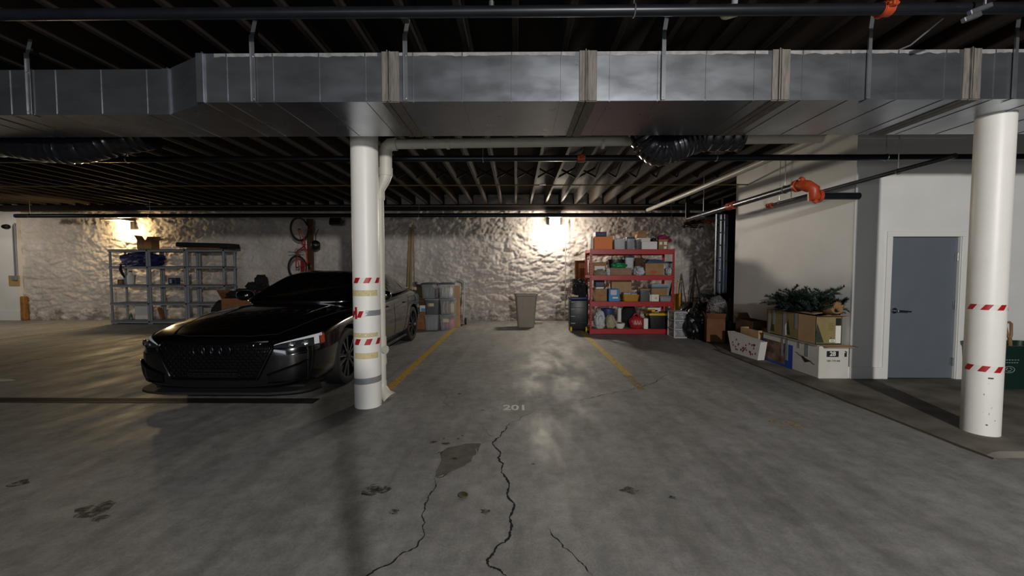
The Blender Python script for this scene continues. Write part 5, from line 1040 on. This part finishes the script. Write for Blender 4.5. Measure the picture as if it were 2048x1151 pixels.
px_ = at(1367, 600, 9.4).x; t = thing('wood_roll', 'short brass tube standing right of the umbrella stand', 'tube', (px_, 9.62, 0)); mb = MB(); mb.lathe([(.03, 0), (.055, 0), (.055, .85), (.03, .85)], n=20, closed=True); mb.build('tube', BRASS, t); mb = MB(); mb.lathe([(.055, .80), (.06, .80), (.06, .83), (.055, .83)], n=20, closed=True); mb.build('collar', BRASS, t)
# black folded stands
cx2 = at(1388, 600, 9.7); top = at(1388, 536, 9.75).z
t = thing('folded_easel', 'black folded easel standing against the wall left of the ladder', 'easel', (cx2.x, 9.7, 0)); 
for (dx_, dy_) in ((-.20, -.05), (.22, -.05), (.06, .22)):
    m = MB(); m.tube([(dx_, dy_, 0), (dx_ * .5, dy_ * .5, top * .55), (0, 0, top)], .016, 8); m.build('leg', BLACKM, t)
mb = MB(); mb.box((0, -.02, top * .93), (.06, .05, .12), bev=.01); mb.build('head_bracket', BLACKM, t); mb = MB(); mb.cyl((-.1, -.03, top * .5), (.1, -.03, top * .5), .012); mb.build('cross_bar', BLACKM, t)
for k, px in enumerate((1382, 1396)): c_ = thing('metal_rod', ('thin black rod leaning left of the easel head', 'thin black rod with a bent top right of the easel')[k], 'rod', (at(px, 600, 9.95).x, 9.85, 0)); mb = MB(); h2 = top * (.78 - .1 * k); mb.tube([(0, 0, .004), (.02, .10, h2), (.06, .11, h2 + .02)], .011, 8); mb.build('rod', BLACKM, c_); mb = MB(); mb.cyl((0, 0, .0), (0, .002, .04), .018, n=10); mb.build('tip', RUB, c_)
t = thing('ball', 'shiny blue ball sitting in the narrow clear tub right of the drawer tower', 'ball', ((px0 + px1) / 2 + .02, dy + .25, at(1380, 640, dy).z + .045)); t.scale = (.95,) * 3; mb = MB(); mb.blob((0, 0, 0), (.075, .075, .075), 0, 1, 1, 4, flat=False); mb.build('ball', M('blue_ball', '#1d3f8a', .2, coat=.5), t); mb = MB(); mb.lathe([(.0755, -.006), (.0765, 0), (.0755, .006)], n=32); mb.build('seam', NAVY, t)
px_bag_ = lambda lab, px0, px1, zt_, Y, ry_, mat, **k: bag(lab, ((at(px0, 650, Y).x + at(px1, 650, Y).x) / 2, Y, 0), (at(px1, 650, Y).x - at(px0, 650, Y).x) / 2, ry_, zt_, mat, **k)
px_bag_('large black bin bag on the floor right of the drawer tower', 1380, 1422, .72, 8.9, .26, BAGB, seed=41, amp=.2, name='bin_bag', knot=False)
px_bag_('black bin bag behind the blue ball', 1363, 1400, .86, 9.28 + .02, .06, BAGB, seed=42, amp=.1, name='bin_bag', knot=False) if 0 else None
t = thing('bin_bag', 'dark bin bag against the wall under the folded easel', 'bag', (at(1372, 650, 9.3).x + .12, 9.41, 0)); mb = MB(); mb.blob((0, 0, 0), (.28, .18, .36), .1, 2.5, 9, 4); mb.build('sack', BAGB, t)
# ladder
ly = 9.3; lx0, lx1 = at(1418.5, 500, ly + .3).x, at(1440.5, 500, ly + .3).x
ALU = M('aluminium', '#a3aab4', .32, .75, var=.1)
t = thing('extension_ladder', 'aluminium extension ladder standing upright in the corner beside the utility room', 'ladder', ((lx0 + lx1) / 2 + .02, ly, 0), R(12)); zl = 2.70
for k, (x, y, w_) in enumerate(((-.14, 0, .085), (.0, .05, .03), (.05, .0, .035), (.13, .06, .075))):
    mb = MB(); mb.box((x, y, zl / 2), (w_, .03, zl), bev=.003); mb.box((x - w_ / 2, y - .015, zl / 2), (.006, .04, zl)); mb.box((x + w_ / 2, y - .015, zl / 2), (.006, .04, zl)); mb.build('rail', ALU, t)
for k in range(9): mb = MB(); mb.cyl((-.14, .02, .25 + k * .29), (.13, .05, .25 + k * .29), .015, n=10); mb.build('rung', ALU, t)
mb = MB()
for zz in (1.62, 2.45): mb.cyl((-.14, -.017, zz), (-.14, -.026, zz), .02, n=12); mb.cyl((.13, .043, zz), (.13, .03, zz), .02, n=12)
mb.build('lock', BLACK, t)
# foliage
def fir(par, name, org, n, length, seed, mat, up=.3, spread=1.0, flat=1.0, needle=.045, clip=0):
    rd = random.Random(seed); m = MB(); bm = m.bm
    for i in range(n):
        a = rd.uniform(0, 6.283); e = rd.uniform(-.15, 1.0) * up; d = Vector((math.cos(a), math.sin(a) * flat, e)).normalized(); L = length * rd.uniform(.55, 1.05); p = Vector(org) + Vector((rd.uniform(-.1, .1) * spread, rd.uniform(-.1, .1) * spread * flat, rd.uniform(-.05, .05))); side = d.cross(Vector((0, 0, 1))).normalized(); pts = []
        for k in range(9): f = k / 8; pts.append(p + d * L * f + Vector((0, 0, .10 * L * math.sin(f * 2) - .05 * f * f)) + side * .06 * L * math.sin(f * 3 + i))
        m.tube(pts, [.007 * (1 - .8 * k / 8) for k in range(9)], 4)
        for k in range(26):
            f = .12 + .88 * k / 26; q = pts[min(7, int(f * 8))].lerp(pts[min(8, int(f * 8) + 1)], f * 8 % 1)
            for s in range(5):
                b_ = rd.uniform(0, 6.283); up_ = d.cross(side); nd = (d * .75 + (side * math.cos(b_) + up_ * math.sin(b_)) * .8).normalized() * needle * rd.uniform(.7, 1.2) * (1.15 - .5 * f); w = nd.cross(Vector((rd.uniform(-1, 1), rd.uniform(-1, 1), 1))).normalized() * .0065
                v = [bm.verts.new(q + w), bm.verts.new(q - w), bm.verts.new(q + nd)]; bm.faces.new(v)
    if clip:
        for v in bm.verts:
            if v.co.x > clip: v.co.x = clip - min(.12, (v.co.x - clip) * .25)
    return m.build(name, mat, par, ang=179)
FIR = M('fir_green', '#26392f', .65, var=.35, vs=14); FIRD = M('fir_dark_green', '#16241a', .7, var=.4, vs=10)
bx_ = at(1438, 600, 8.75); t = thing('artificial_tree', 'dark green artificial fir bundle heaped below the ladder', 'artificial tree', (bx_.x, 8.75, 0)); mb = MB(); mb.cyl((0, 0, 0), (.0, 0, .78), .02, n=8); mb.box((0, 0, .01), (.3, .03, .02)); mb.box((0, 0, .01), (.03, .3, .02)); mb.build('trunk', CARD3, t)
fir(t, 'branches', (0, 0, .72), 46, .40, 5, FIRD, up=.7, needle=.07); fir(t, 'branches', (-.1, .1, .5), 30, .34, 6, FIRD, up=.5, needle=.07)
# along the utility room wall, on the walkway
Xw = at(1637, 757, fl(1637, 757, PZ).y).x; Yb = fl(1637, 757, PZ).y; bw = SX - .02 - Xw; bh = at(1637, 692, Yb).z - PZ; bl = Xw * FPX / (1526 - 1032) - Yb
Xw_l = at(1526, 700, Yb + bl).x
BOXW = M('white_printed_carton', '#c9c6be', .65, var=.06, vs=6)
t = thing('long_white_carton', 'long white and blue taped carton lying on the walkway, printed with number 28', 'box', (Xw + bw / 2, Yb + bl / 2, PZ))
mb = MB(); mb.box((0, 0, bh / 2), (bw, bl, bh), bev=.008); mb.build('body', BOXW, t)
BLUP = M('blue_print', '#24449a', .55); BRNP = M('brown_photo_print', '#7a5a48', .6, var=.5, vs=9, col2='#3c2c22'); INK = M('black_ink', '#17171a', .6)
def side_panel(y0, y1, z0, z1, mat, name='print', x=None, th=.0015, yy=None):       # on the left-hand long side of the white carton; y from its near end
    m = MB(); m.box((-bw / 2 - th / 2, -bl / 2 + (y0 + y1) / 2 * bl, (z0 + z1) / 2 * bh), (th, (y1 - y0) * bl, (z1 - z0) * bh)); return m.build(name, mat, t)
def ysplit(px): return (Xw * FPX / (px - 1032) - Yb) / bl
a0, a1, a2, a3 = ysplit(1586), ysplit(1570), ysplit(1532), 1.0
side_panel(a0, .995, .0, .80, BLUP, 'blue_panel'); side_panel(a1, a2, .08, .80, BRNP, 'photo_print', th=.003)
for px, w, z0 in ((1565, .035, .35), (1574, .045, .25), (1598, .03, .78), (1614, .05, .58)):
    y = ysplit(px); side_panel(y - w / 2, y + w / 2, z0, 1.0, GTAPE, 'grey_tape', th=.005)
m = MB(); y_ = -bl / 2 + ysplit(1615) * bl; m.prism([(0, 0), (.12, -.03), (.03, .05), (-.06, .02)], .002, Matrix.Translation((-bw / 2 - .002, y_, bh * .5)) @ Matrix.Rotation(R(-90), 4, 'Y') @ Matrix.Rotation(R(90), 4, 'Z')); m.build('torn_hole', INK, t)
m = MB(); P = [(-bw / 2 - .003, -bl / 2 + f * bl, bh * (.62 - .42 * (.36 - f) / .30 * .5 + .02 * math.sin(f * 60))) for f in [.36 - .03 * k for k in range(11)]]; m.tube(P, .0035, 5); m.build('tear', CARDIN, t)
m = MB(); m.box((-bw * .5 - .005, 0, bh + .004), (.03, bl * .98, .006)); m.box((0, 0, bh + .002), (bw, bl, .003)); m.build('lid_flap', M('carton_lid', '#a39c90', .7), t)
m = MB(); m.box((bw * .1, -bl / 2 - .04, bh + .005), (bw * 1.0, .09, .006), (R(6), 0, 0)); m.build('end_flap', CARD2, t)
m = MB(); m.box((-.02, -bl / 2 - .001, bh * .765), (bw * .40, .002, bh * .18)); m.build('number_block', INK, t)
text('printed_number', '28', .075, PAPER, t, (-.02, -bl / 2 - .003, bh * .765), (R(90), 0, 0), .0005, .002)
text('printed_code', '1001 719 438', .030, INK, t, (-.01, -bl / 2 - .0015, bh * .55), (R(90), 0, 0), .0004, .0006)
m = MB(); m.box((bw * .38, -bl / 2 - .001, bh * .74), (.028, .002, .05)); m.box((bw * .39, -bl / 2 - .001, bh * .83), (.03, .002, .012), (0, .5, 0)); m.build('handling_mark', INK, t)
# tan tree carton on top
Yc = Yb + .10; ch = (690 - 634) * Yc / FPX; xr = at(1684, 650, Yc).x; cl = at(1546, 640, Yb + bl).y - Yc - .05; cwid = xr - Xw - .02; zc = PZ + bh + .0085
KH = M('khaki_carton', '#84764a', .7, var=.15, vs=5)
t = thing('tree_carton', 'taped tan artificial tree carton with tree pictures, on the long white carton', 'box', (Xw + .02 + cwid / 2, Yc + cl / 2, zc))
k = .007; mb = MB(); mb.box((0, 0, k / 2), (cwid, cl, k)); mb.box((-cwid / 2 + k / 2, 0, ch / 2), (k, cl, ch)); mb.box((cwid / 2 - k / 2, 0, ch / 2), (k, cl, ch)); mb.box((0, -cl / 2 + k / 2, ch / 2), (cwid, k, ch)); mb.box((0, cl / 2 - k / 2, ch / 2), (cwid, k, ch)); mb.build('body', KH, t)
m = MB(); m.box((-cwid / 2 - .001, -cl * .34, ch / 2), (.0015, cl * .31, ch * .99)); m.build('plain_panel', CARD2, t)
m = MB(); m.box((-cwid / 2 + cwid * .16, cl * .02, ch + .030), (cwid * .36, cl * .96, .006), (0, R(-8), 0)); m.build('top_flap', CARD2, t)
m = MB(); m.box((cwid * .40, -cl * .08, ch + .05), (cwid * .34, cl * .85, .006), (0, R(22), 0)); m.build('top_flap', CARD3, t)
m = MB(); m.box((0, -cl / 2 - .05, ch + .005), (cwid * .96, .13, .006), (R(-12), 0, 0)); m.build('end_flap', CARD3, t)
TREEP = M('tree_print', '#2c3420', .7, var=.4, vs=40)
for f in (.10, .44): m = MB(); m.prism([(-.045, 0), (.045, 0), (.012, .16), (0, .22)], .0016, Matrix.Translation((-cwid / 2 - .0022, f * cl - .08 * cl, ch * .12)) @ Matrix.Rotation(R(90), 4, 'Z') @ Matrix.Rotation(R(90), 4, 'X')); m.build('tree_picture', TREEP, t)
m = MB(); m.prism([(-.05, 0), (.06, 0), (.0, .17), (-.03, .25)], .0016, Matrix.Translation((-cwid * .36, -cl / 2 - .0005, ch * .05)) @ Matrix.Rotation(R(90), 4, 'X')); m.build('tree_picture', TREEP, t)
for f, w in ((.44, .05), (.33, .055), (.10, .05), (-.14, .05)):
    m = MB(); m.box((-cwid / 2 - .003, f * cl, ch * (.70 if w > .05 or f < 0 else .5)), (.0016, w, ch * (.6 if w > .05 or f < 0 else .98))); m.box((-cwid / 2 + cwid * .16, f * cl, ch + .036), (cwid * .36, w, .003), (0, R(-8), 0)); m.build('grey_tape', GTAPE, t)
m = MB(); m.prism([(-.012, 0), (.02, 0), (.03, .13), (.0, .17)], .0014, Matrix.Translation((-cwid / 2 - .0045, .075 * cl - .02, ch * .08)) @ Matrix.Rotation(R(90), 4, 'Z') @ Matrix.Rotation(R(90), 4, 'X')); m.build('white_streak', PAPER, t)
m = MB(); m.box((cwid * .36, -cl / 2 - .001, ch * .35), (cwid * .20, .002, ch * .62)); m.build('white_label', PAPER, t); m = MB(); m.box((cwid * .36, -cl / 2 - .001, ch * .80), (cwid * .20, .002, ch * .26)); m.build('black_label', INK, t)
m = MB(); m.box((.05, -cl / 2 - .001, ch * .12), (cwid * .24, .002, ch * .10)); m.build('barcode_label', PAPER, t); m = MB()
for k_ in range(6): m.box((.03 + k_ * .007, -cl / 2 - .0025, ch * .12), (.003, .001, ch * .06))
for k_ in range(5): m.box((0.03, -cl / 2 - .001, ch * (.5 + .06 * k_)), (cwid * .2, .0012, .006))
m.cyl((.03, -cl / 2 - .0006, ch * .23), (.03, -cl / 2 - .002, ch * .23), .010, n=16); m.build('barcode', M('pale_ink', '#5e5636', .7), t)
ft = at(1618, 592, Yc + cl * .40); t = thing('artificial_tree', 'blue green artificial fir sprawling out of the tan tree carton', 'artificial tree', (Xw + .0 + cwid * .5, Yc + cl * .40, zc + .012)); mb = MB(); mb.cyl((0, 0, .0), (0, .0, ch + .1), .018, n=8); mb.box((0, 0, .012), (.2, .03, .02)); mb.build('pole', CARD3, t)
cl_ = SX - .015 - t.location.x; fir(t, 'branches', (0, -.05, ch + .10), 80, .38, 11, FIR, up=1.3, spread=2.0, flat=1.5, needle=.055, clip=cl_); 
fir(t, 'inner_branches', (0, .05, ch + .03), 40, .26, 13, FIRD, up=.8, spread=1.8, flat=1.5, needle=.06, clip=cl_)
t = thing('wreath_branch', 'frosted pale fir sprigs sticking up behind the fir, by the wall corner', 'artificial tree', (SX - .09, Yc + cl * .30, zc + .012)); FROST = M('frosted_sprig', '#7d807c', .7, var=.3); mb = MB(); mb.cyl((0, 0, 0), (0, 0, ch + .16), .008, n=6); mb.build('stem', FROST, t); fir(t, 'sprigs', (-.02, 0, ch + .16), 12, .15, 21, FROST, up=1.6, spread=.4, needle=.04, clip=.07)
rc = at(1672, 617, Yc + .30); t = thing('kraft_roll', 'brown round roll lying in the tree carton by the wall corner', 'roll', (SX - .13, Yc + .10, zc + .008)); mb = MB(); zc2 = ch + .10; mb.lathe([(.0, -.13), (.09, -.13), (.095, -.12), (.095, .12), (.09, .13), (0, .13)], Matrix.Translation((.0, 0, zc2)) @ Matrix.Rotation(R(82), 4, 'X') @ Matrix.Rotation(0, 4, 'Z'), 36); mb.build('roll', M('kraft_brown', '#8d6a44', .75, var=.15), t); mb = MB(); mb.cyl((0, 0, .0), (0, 0, zc2 - .1), .03, n=10); mb.build('core', CARD, t)
# open boxes and giftwrapped things further along
def on_walk(px, py): q = fl(px, py, PZ); return q
yb2 = Yb + bl + .28
q = at(1516, 690, yb2); t = carton('open brown carton with a pale pot inside beyond the long white carton', (3.895, 6.36, PZ), .30, .44, .42, R(3), CARD2, 'open', flaps=(0, 0, 0, 0)); mb = MB(); mb.blob((0, 0, .01), (.17, .18, .10), .3, 3, 2, 3); mb.build('dark_contents', BLACKM, t); mb = MB(); mb.lathe([(0, .17), (.03, .17), (.045, .24), (.035, .26), (0, .262)], Matrix.Translation((.04, -.05, 0)), 16); mb.build('pot', M('pale_pot', '#b6b79a', .5), t)
q = at(1550, 660, yb2 + .52); carton('larger open dark carton against the wall beyond the tan tree carton', (SX - .165, 6.72, PZ), .26, .46, .52, R(2), M('dark_carton', '#4e3826'), 'open', flaps=(0, 1, 0, 0))
q = at(1487, 700, yb2 - .05); Xg = at(1484, 700, yb2).x
GW = M('giftwrap_white', '#c8c2bc', .6)
t = thing('gift_box', 'white box with red holly print tilting on the walkway edge', 'box', (3.70, 6.26, PZ + .004), R(-84)); t.scale = (.92, .9, 1.05); mb = MB(); P = [(-.42, .32), (-.30, .0), (.36, .0), (.42, .27)]
mb.prism(P, .12, Matrix.Rotation(R(90), 4, 'X')); mb.build('body', GW, t); rd = random.Random(4); mb = MB(); HOL = M('holly_print', '#6f1f22', .7)
for i in range(30):
    f = rd.uniform(.06, .94); g = rd.uniform(.15, .85); x = lerp(-.36, .39, f) * (.86 + .14 * g); z = g * .26 + .01
    mb.prism([(.022 * math.cos(a * 1.05 + i) * (1 if a % 2 else .5), .022 * math.sin(a * 1.05 + i) * (1 if a % 2 else .5)) for a in range(6)], .0012, Matrix.Translation((x, -.1205, z)) @ Matrix.Rotation(R(90), 4, 'X'))
mb.build('holly_pattern', HOL, t)
q = at(1513, 700, Yb + bl + .05); t = thing('small_printed_box', 'small white printed box propped against the end of the long white carton', 'box', (q.x - .015, Yb + bl + .02, PZ + .002), R(-60)); mb = MB(); mb.box((0, 0, .125), (.17, .05, .24), (R(-4), 0, R(0)), bev=.004); mb.build('body', PAPER, t); mb = MB(); mb.box((.02, -.028, .17), (.05, .003, .02), (R(-4), R(40), 0)); mb.box((-.055, -.0335, .10), (.02, .003, .11), (R(-4), 0, 0)); mb.build('dark_print', INK, t); mb = MB(); mb.box((.03, -.0335, .10), (.07, .003, .06), (R(-4), 0, 0)); mb.build('pink_print', M('pink_print', '#b08a92', .7), t)
# pile between the boxes and the ladder
yp = 7.55
X_ = lambda px, Y: at(px, 650, Y).x
carton('orange brown open carton in front of the fir bundle', (X_(1432, yp), yp + .05, PZ), .32, .30, .44, R(-18), M('dark_orange_carton', '#6b4428', .85, var=.2), 'open', flaps=(1, 0, 1, 0))
t = thing('waste_basket', 'black waste basket between the orange brown carton and the gift box', 'basket', (X_(1462, yp) + .03, yp + .08, PZ)); mb = MB(); mb.lathe([(0, 0), (.11, 0), (.14, .34), (.145, .34), (.145, .36), (.13, .36), (.10, .02), (0, .02)], n=28); mb.build('bin', BLACK, t); mb = MB(); mb.lathe([(.143, .33), (.152, .335), (.152, .355), (.143, .36)], n=28, closed=True); mb.build('rim', BLACKM, t)
def zebra():
    m = bpy.data.materials.new('zebra_cloth'); m.use_nodes = True; nt = m.node_tree; b = nt.nodes['Principled BSDF']; tc = nt.nodes.new('ShaderNodeTexCoord'); w = nt.nodes.new('ShaderNodeTexWave'); w.inputs['Scale'].default_value = 16; w.inputs['Distortion'].default_value = 9; w.inputs['Detail'].default_value = 3; w.inputs['Detail Scale'].default_value = 1.5
    nt.links.new(tc.outputs['Object'], w.inputs[0]); r = nt.nodes.new('ShaderNodeValToRGB'); r.color_ramp.elements[0].position = .45; r.color_ramp.elements[1].position = .55; r.color_ramp.elements[0].color = (.01, .01, .01, 1); r.color_ramp.elements[1].color = (.25, .245, .24, 1); nt.links.new(w.outputs['Fac'], r.inputs[0]); nt.links.new(r.outputs[0], b.inputs['Base Color']); b.inputs['Roughness'].default_value = .7; return m
ZB = zebra(); yq = yp + .55
t = bag('black and white patterned bag heaped behind the orange brown carton', (X_(1433, yq) - .0, yq, PZ), .21, .19, .86, ZB, seed=51, knot=False, name='patterned_bag', amp=.1)
mb = MB(); mb.box((-.05, -.19, .70), (.24, .02, .03), (0, R(-12), 0), bev=.006); mb.build('pale_trim', GREY, t)
bag('maroon cloth bag beside the black and white patterned bag', (X_(1466, yq) + .03, yq + .05, PZ), .17, .19, .80, M('maroon_cloth', '#571a2b', .8, var=.2), seed=52, knot=False, name='cloth_bag', amp=.15)
bag('dark brown sack between the maroon bag and the open cartons', (X_(1483, yq - .2) + .06, yq - .40, PZ), .20, .15, .42, M('brown_sack', '#2f2018', .8, var=.3), seed=53, knot=False, name='sack', amp=.3)
bag('black bin bag in front of the fir bundle, next to the orange brown carton', (X_(1390, 8.1), 8.12, 0), .21, .22, .56, BAGB, seed=54, knot=False, name='bin_bag', amp=.25)
# green recycling tub with a wooden handled tool
gq = at(2003, 740, 4.45); gq.x += .21; t = thing('recycling_tub', 'dark green recycling tub at the right edge by the column', 'tub', (gq.x + .14, 4.655, PZ)); GT = M('dark_green_plastic', '#0d2a22', .5, var=.06); gw, gd, ghh = .70, .38, .50
mb = MB(); mb.grid([rr(gw * .3, .1, .004, .04), rr(gw * .86, gd * .84, 0, .06), rr(gw * .97, gd * .96, ghh * .9, .06), rr(gw, gd, ghh * .92, .06), rr(gw * 1.02, gd * 1.03, ghh, .06), rr(gw * .96, gd * .95, ghh, .06), rr(gw * .84, gd * .82, .012, .06), rr(gw * .3, .1, .012, .04)]); mb.build('tub', GT, t)
LOGO = M('tub_print', '#7f8f88', .6); mb = MB(); yy = -gd * .47; xo = -.235
mb.tube([(xo + .062 * math.cos(R(a)), yy - .0, ghh * .46 + .036 * math.sin(R(a))) for a in range(0, 360, 15)], .004, 6, closed=True)
for k in range(3): mb.tube([(xo + .03 * math.cos(R(120 * k + b_)), yy, ghh * .46 + .018 * math.sin(R(120 * k + b_))) for b_ in range(0, 90, 15)], .005, 6)
for zf, w_ in ((.68, .19), (.62, .17)):
    for k in range(7): mb.box((xo - w_ / 2 + k * w_ / 6, yy - .002, ghh * zf), (.018, .003, .009))
mb.build('logo', LOGO, t)
t = thing('shovel', 'wooden handled shovel with a loop grip standing in the green tub', 'shovel', (gq.x + .10, 4.655, PZ + .02)); HW = M('ash_wood', '#8a6a48', .6, var=.2); tp = at(2017, 644, 4.655); g0 = Vector((.08, 0, .03)); g1 = Vector((tp.x - gq.x - .10, 0, tp.z - PZ - .02)); dd = (g1 - g0); mid = g0 + dd * .72
s_ = Vector((dd.z, 0, -dd.x)).normalized(); mb = MB(); mb.tube([g0, g0 + dd * .5, mid], .018, 10); mb.build('shaft', HW, t); mb = MB(); mb.tube([mid, mid + dd * .06 - s_ * .02, g1 - s_ * .045 - dd * .03, g1 - s_ * .03, g1 + s_ * .01, g1 + s_ * .03 - dd * .03, mid + dd * .06 + s_ * .02, mid], .014, 10); mb.build('grip', HW, t)
mb = MB(); mb.box(g0 + Vector((.0, 0, .06)), (.2, .02, .16), (0, .1, 0), bev=.009); mb.build('blade', STEEL, t)
# ------------------------------------------------------------------ light
def lamp(name, loc, power, col, r):
    l = bpy.data.lights.new(name, 'POINT'); l.energy = power; l.color = col; l.shadow_soft_size = r; o = bpy.data.objects.new(name, l); COL.objects.link(o); o.location = loc; return o
lamp('lamp_behind_right', (2.0, -3.9, 2.90), 1560, (1, .97, .93), .10)
ad = bpy.data.lights.new('rear_fill_light', 'AREA'); ad.shape = 'RECTANGLE'; ad.size = 5; ad.size_y = 2.2; ad.energy = 130; ad.color = (.85, .92, 1); ao = bpy.data.objects.new('rear_fill_light', ad); COL.objects.link(ao); ao.location = (-2.5, -7.2, 1.3); ao.rotation_euler = (R(90), 0, 0)  # added unseen area light, a soft bluish fill from behind the camera
sl = bpy.data.lights.new('aisle_lamp', 'SPOT'); sl.energy = 120; sl.color = (1, .9, .76); sl.spot_size = R(150); sl.spot_blend = .4; sl.shadow_soft_size = .1; so = bpy.data.objects.new('aisle_lamp', sl); COL.objects.link(so); so.location = (-13.6, 8.2, 2.95); so.rotation_euler = (R(25), 0, 0)
w = bpy.data.worlds.new('world'); SC.world = w; w.use_nodes = True; w.node_tree.nodes['Background'].inputs[0].default_value = (.6, .7, 1, 1); w.node_tree.nodes['Background'].inputs[1].default_value = .012
tp_ = thing('camera_tripod', 'slender tripod standing behind the viewpoint, casting the soft straight shadow on the floor', 'tripod', (.36, -.5, 0)); mb = MB(); mb.cyl((0, 0, .5), (0, 0, 1.60), .022, n=12); mb.build('pole', BLACKM, tp_); mb = MB(); mb.box((0, 0, 1.68), (.18, .18, .22), bev=.03); mb.build('head', BLACKM, tp_)
for k in range(3): mb = MB(); mb.cyl((0, 0, .55), (.28 * math.cos(k * 2.094), .28 * math.sin(k * 2.094), 0.01), .013, n=8); mb.build('leg', BLACKM, tp_)
vs = SC.view_settings; vs.view_transform = 'Standard'; vs.look = 'None'; vs.gamma = 1; vs.exposure = 0; vs.use_curve_mapping = False
